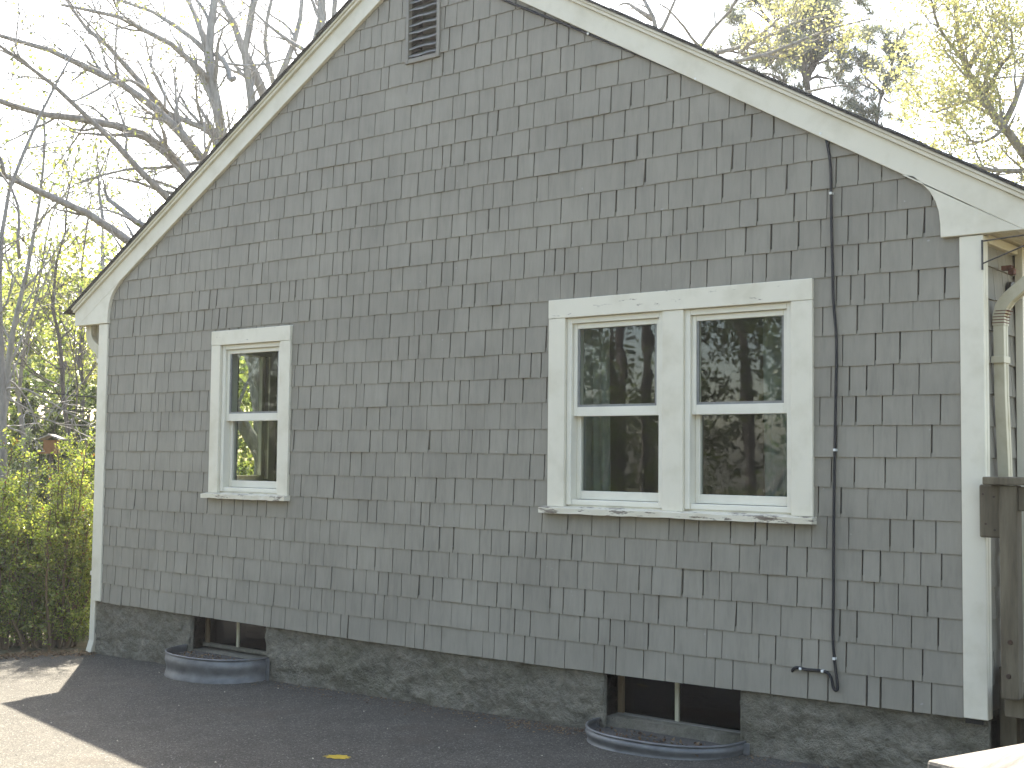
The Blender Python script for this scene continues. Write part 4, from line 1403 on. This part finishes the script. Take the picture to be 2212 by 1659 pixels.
# fallen grey branches over the bushes
for i, (px, dep, r0) in enumerate(((R4([(-60, 830), (0, 800), (150, 760), (300, 850), (480, 960), (660, 1050), (760, 1120)]), 13.6, .016),
                                   (R4([(60, 730), (100, 750), (200, 900), (250, 980), (300, 1090)]), 13.4, .012),
                                   (R4([(-40, 1020), (10, 1030), (130, 1080), (240, 1150), (330, 1230)]), 13.0, .015),
                                   (R4([(500, 1000), (510, 1110), (545, 1160), (555, 1240), (540, 1300)]), 13.2, .011),
                                   (R4([(30, 840), (140, 900), (300, 1000), (470, 1040), (640, 1030)]), 13.8, .012))):
    lab = ['longest grey fallen branch arching across the bushes', 'short grey fallen branch dropping from the wires', 'fallen branch lying low at the left edge', 'crooked dead branch hanging behind the bird feeder', 'middle fallen branch under the longest one'][i]
    q = smooth_path(limb(px, dep, 0, 0, .6)[0], 16, rng, .015)
    root = thing('fallen_branch', lab, 'branch', tuple(q[0]), 'fallen branches on the bushes')
    rr = np.linspace(r0, .005, 16)
    b = MB(); b.tube(q, rr, 6); b.build('stem', M['bark_pale'], root, smooth=True)
    br = []
    grow(rng, q, rr, 0, 2, br, [], [5, 4], [.5, .25], .05)
    b = MB()
    for a_, c_, _ in br: b.tube(a_, c_, 3, cap=False)
    b.build('twigs', M['bark_pale'], root, kind='stuff')

# utility wires
for lab, p0, p1, dep, r_ in (('upper thick black utility wire crossing the wood left of the house', (-60, 813), (330, 856), 15.5, .010),
                             ('lower black utility wire crossing the wood', (-60, 846), (330, 889), 15.7, .008),
                             ('thin pale utility wire above the two black ones', (-60, 762), (330, 796), 15.5, .004)):
    a_, c_ = at(*p0, dep), at(*p1, dep + .5)
    q = [a_ + (c_ - a_) * t - np.array([0, 0, .10 * 4 * t * (1 - t)]) for t in np.linspace(0, 1, 14)]
    b = MB(); b.tube(q, r_, 6); tag(b.build('utility_wire', M['wire']), lab, 'wire', 'utility wires')

# bird feeder
fc = at(112, 946, 11.8)
t = thing('bird_feeder', 'small wooden bird feeder with a pale board roof above the shrub', 'bird feeder', (fc[0], fc[1], gz(0, 0)))
for s_ in (-1, 1):
    b = MB(); b.obox(fc + CR * .045 * s_ + np.array([0, 0, .010]), CR * .055 + np.array([0, 0, -.022 * s_]), np.array([-CR[1], CR[0], 0]) * .085, (0, 0, .006)); b.build('roof_board', M['feeder'], t)
b = MB(); b.obox(fc - np.array([0, 0, .075]), CR * .055, np.array([-CR[1], CR[0], 0]) * .06, (0, 0, .055)); b.build('hopper', M['feeder_side'], t)
b = MB(); b.obox(fc - np.array([0, 0, .137]), CR * .085, np.array([-CR[1], CR[0], 0]) * .085, (0, 0, .007)); b.build('tray', M['feeder_side'], t)
b = MB(); b.tube([(fc[0], fc[1], gz(0, 0) - .1), (fc[0], fc[1], fc[2] - .144)], .02, 8); b.build('pole', M['bark_dark'], t)

# ------------------------------------------------------------------ far woods (one mass) and the wood on the other side of the drive
def woods(name, label, spots, mat, n_each, size, seed, bark):
    r = np.random.default_rng(seed)
    P = []
    b = MB()
    for (x, y, h, rad) in spots:
        z0 = gz(x, y)
        b.tube([(x, y, z0 - .2), (x + r.normal(0, .15), y, z0 + h * .5), (x + r.normal(0, .4), y + r.normal(0, .3), z0 + h * .95)], [.14, .10, .03], 6)
        nc = 14
        for k in range(nc):
            c = np.array([x, y, z0 + h * r.uniform(.03, .98) ** 1.25])
            c[:2] += r.normal(0, rad * .5, 2)
            rr = rad * r.uniform(.25, .5)
            d = rand_dirs(r, n_each // nc) * (r.uniform(.25, 1, n_each // nc) ** .5)[:, None] * rr
            P.append(c + d * np.array([1, 1, .7]))
    root = thing(name, label, 'woods', (spots[0][0], spots[0][1], -.4))
    root['kind'] = 'stuff'
    b.build('trunks', bark, root, kind='stuff')
    leaf_cloud('leaves', np.concatenate(P), size, mat, r, root, .6)
    return root


sp = []
r = np.random.default_rng(71)
for az in np.linspace(-80, -40, 30):
    d = r.uniform(27, 40); a_ = math.radians(az)
    sp.append((CAM[0] + d * math.sin(a_), CAM[1] + d * math.cos(a_), r.uniform(4.5, 7.5), 2.0))
woods('woods', 'sunlit yellow green wood far behind the bushes left of the house', sp, M['leaf_wood'], 5200, .15, 72, M['bark_mid'])
sp = []
for az in np.linspace(-80, -57, 15):
    d = r.uniform(22, 26); a_ = math.radians(az)
    sp.append((CAM[0] + d * math.sin(a_), CAM[1] + d * math.cos(a_), r.uniform(2.2, 3.4), 1.5))
woods('undergrowth', 'dark evergreen undergrowth in front of the far wood', sp, M['leaf_dark'], 2200, .12, 73, M['bark_dark'])
sp = []
for k in range(66):
    x = r.uniform(-34, 16); y = r.uniform(-25, -17)
    sp.append((x, y, r.uniform(7, 12), 2.3))
woods('woods', 'dense wood on the far side of the driveway mirrored in the windows', sp, M['leaf_dark'], 5000, .13, 74, M['bark_dark'])
sp = []
for k in range(40):
    sp.append((-38 + k * 1.25, r.uniform(-17.5, -14.5), r.uniform(.8, 3.4), 1.25))
woods('reflection_hedge', 'unseen dark bushes added to darken the low window reflections', sp, M['leaf_dark'], 1800, .09, 75, M['bark_dark'])  # added in place of the dark car mirrored low in the windows

# ------------------------------------------------------------------ thin volume over the whole scene, standing in for lens glare
b = MB(); b.box(-75, 75, -75, 75, -3.5, 30)
hz = bpy.data.materials.new('glare_veil'); hz.use_nodes = True
hn = hz.node_tree.nodes; hn.clear()
ho = hn.new('ShaderNodeOutputMaterial'); pv_ = hn.new('ShaderNodeVolumePrincipled')
pv_.inputs['Color'].default_value = (0.93, 0.95, 1.0, 1)
pv_.inputs['Density'].default_value = GLARE
pv_.inputs['Anisotropy'].default_value = 0.45
hz.node_tree.links.new(pv_.outputs[0], ho.inputs['Volume'])
b.build('glare_veil', hz, kind='stuff')
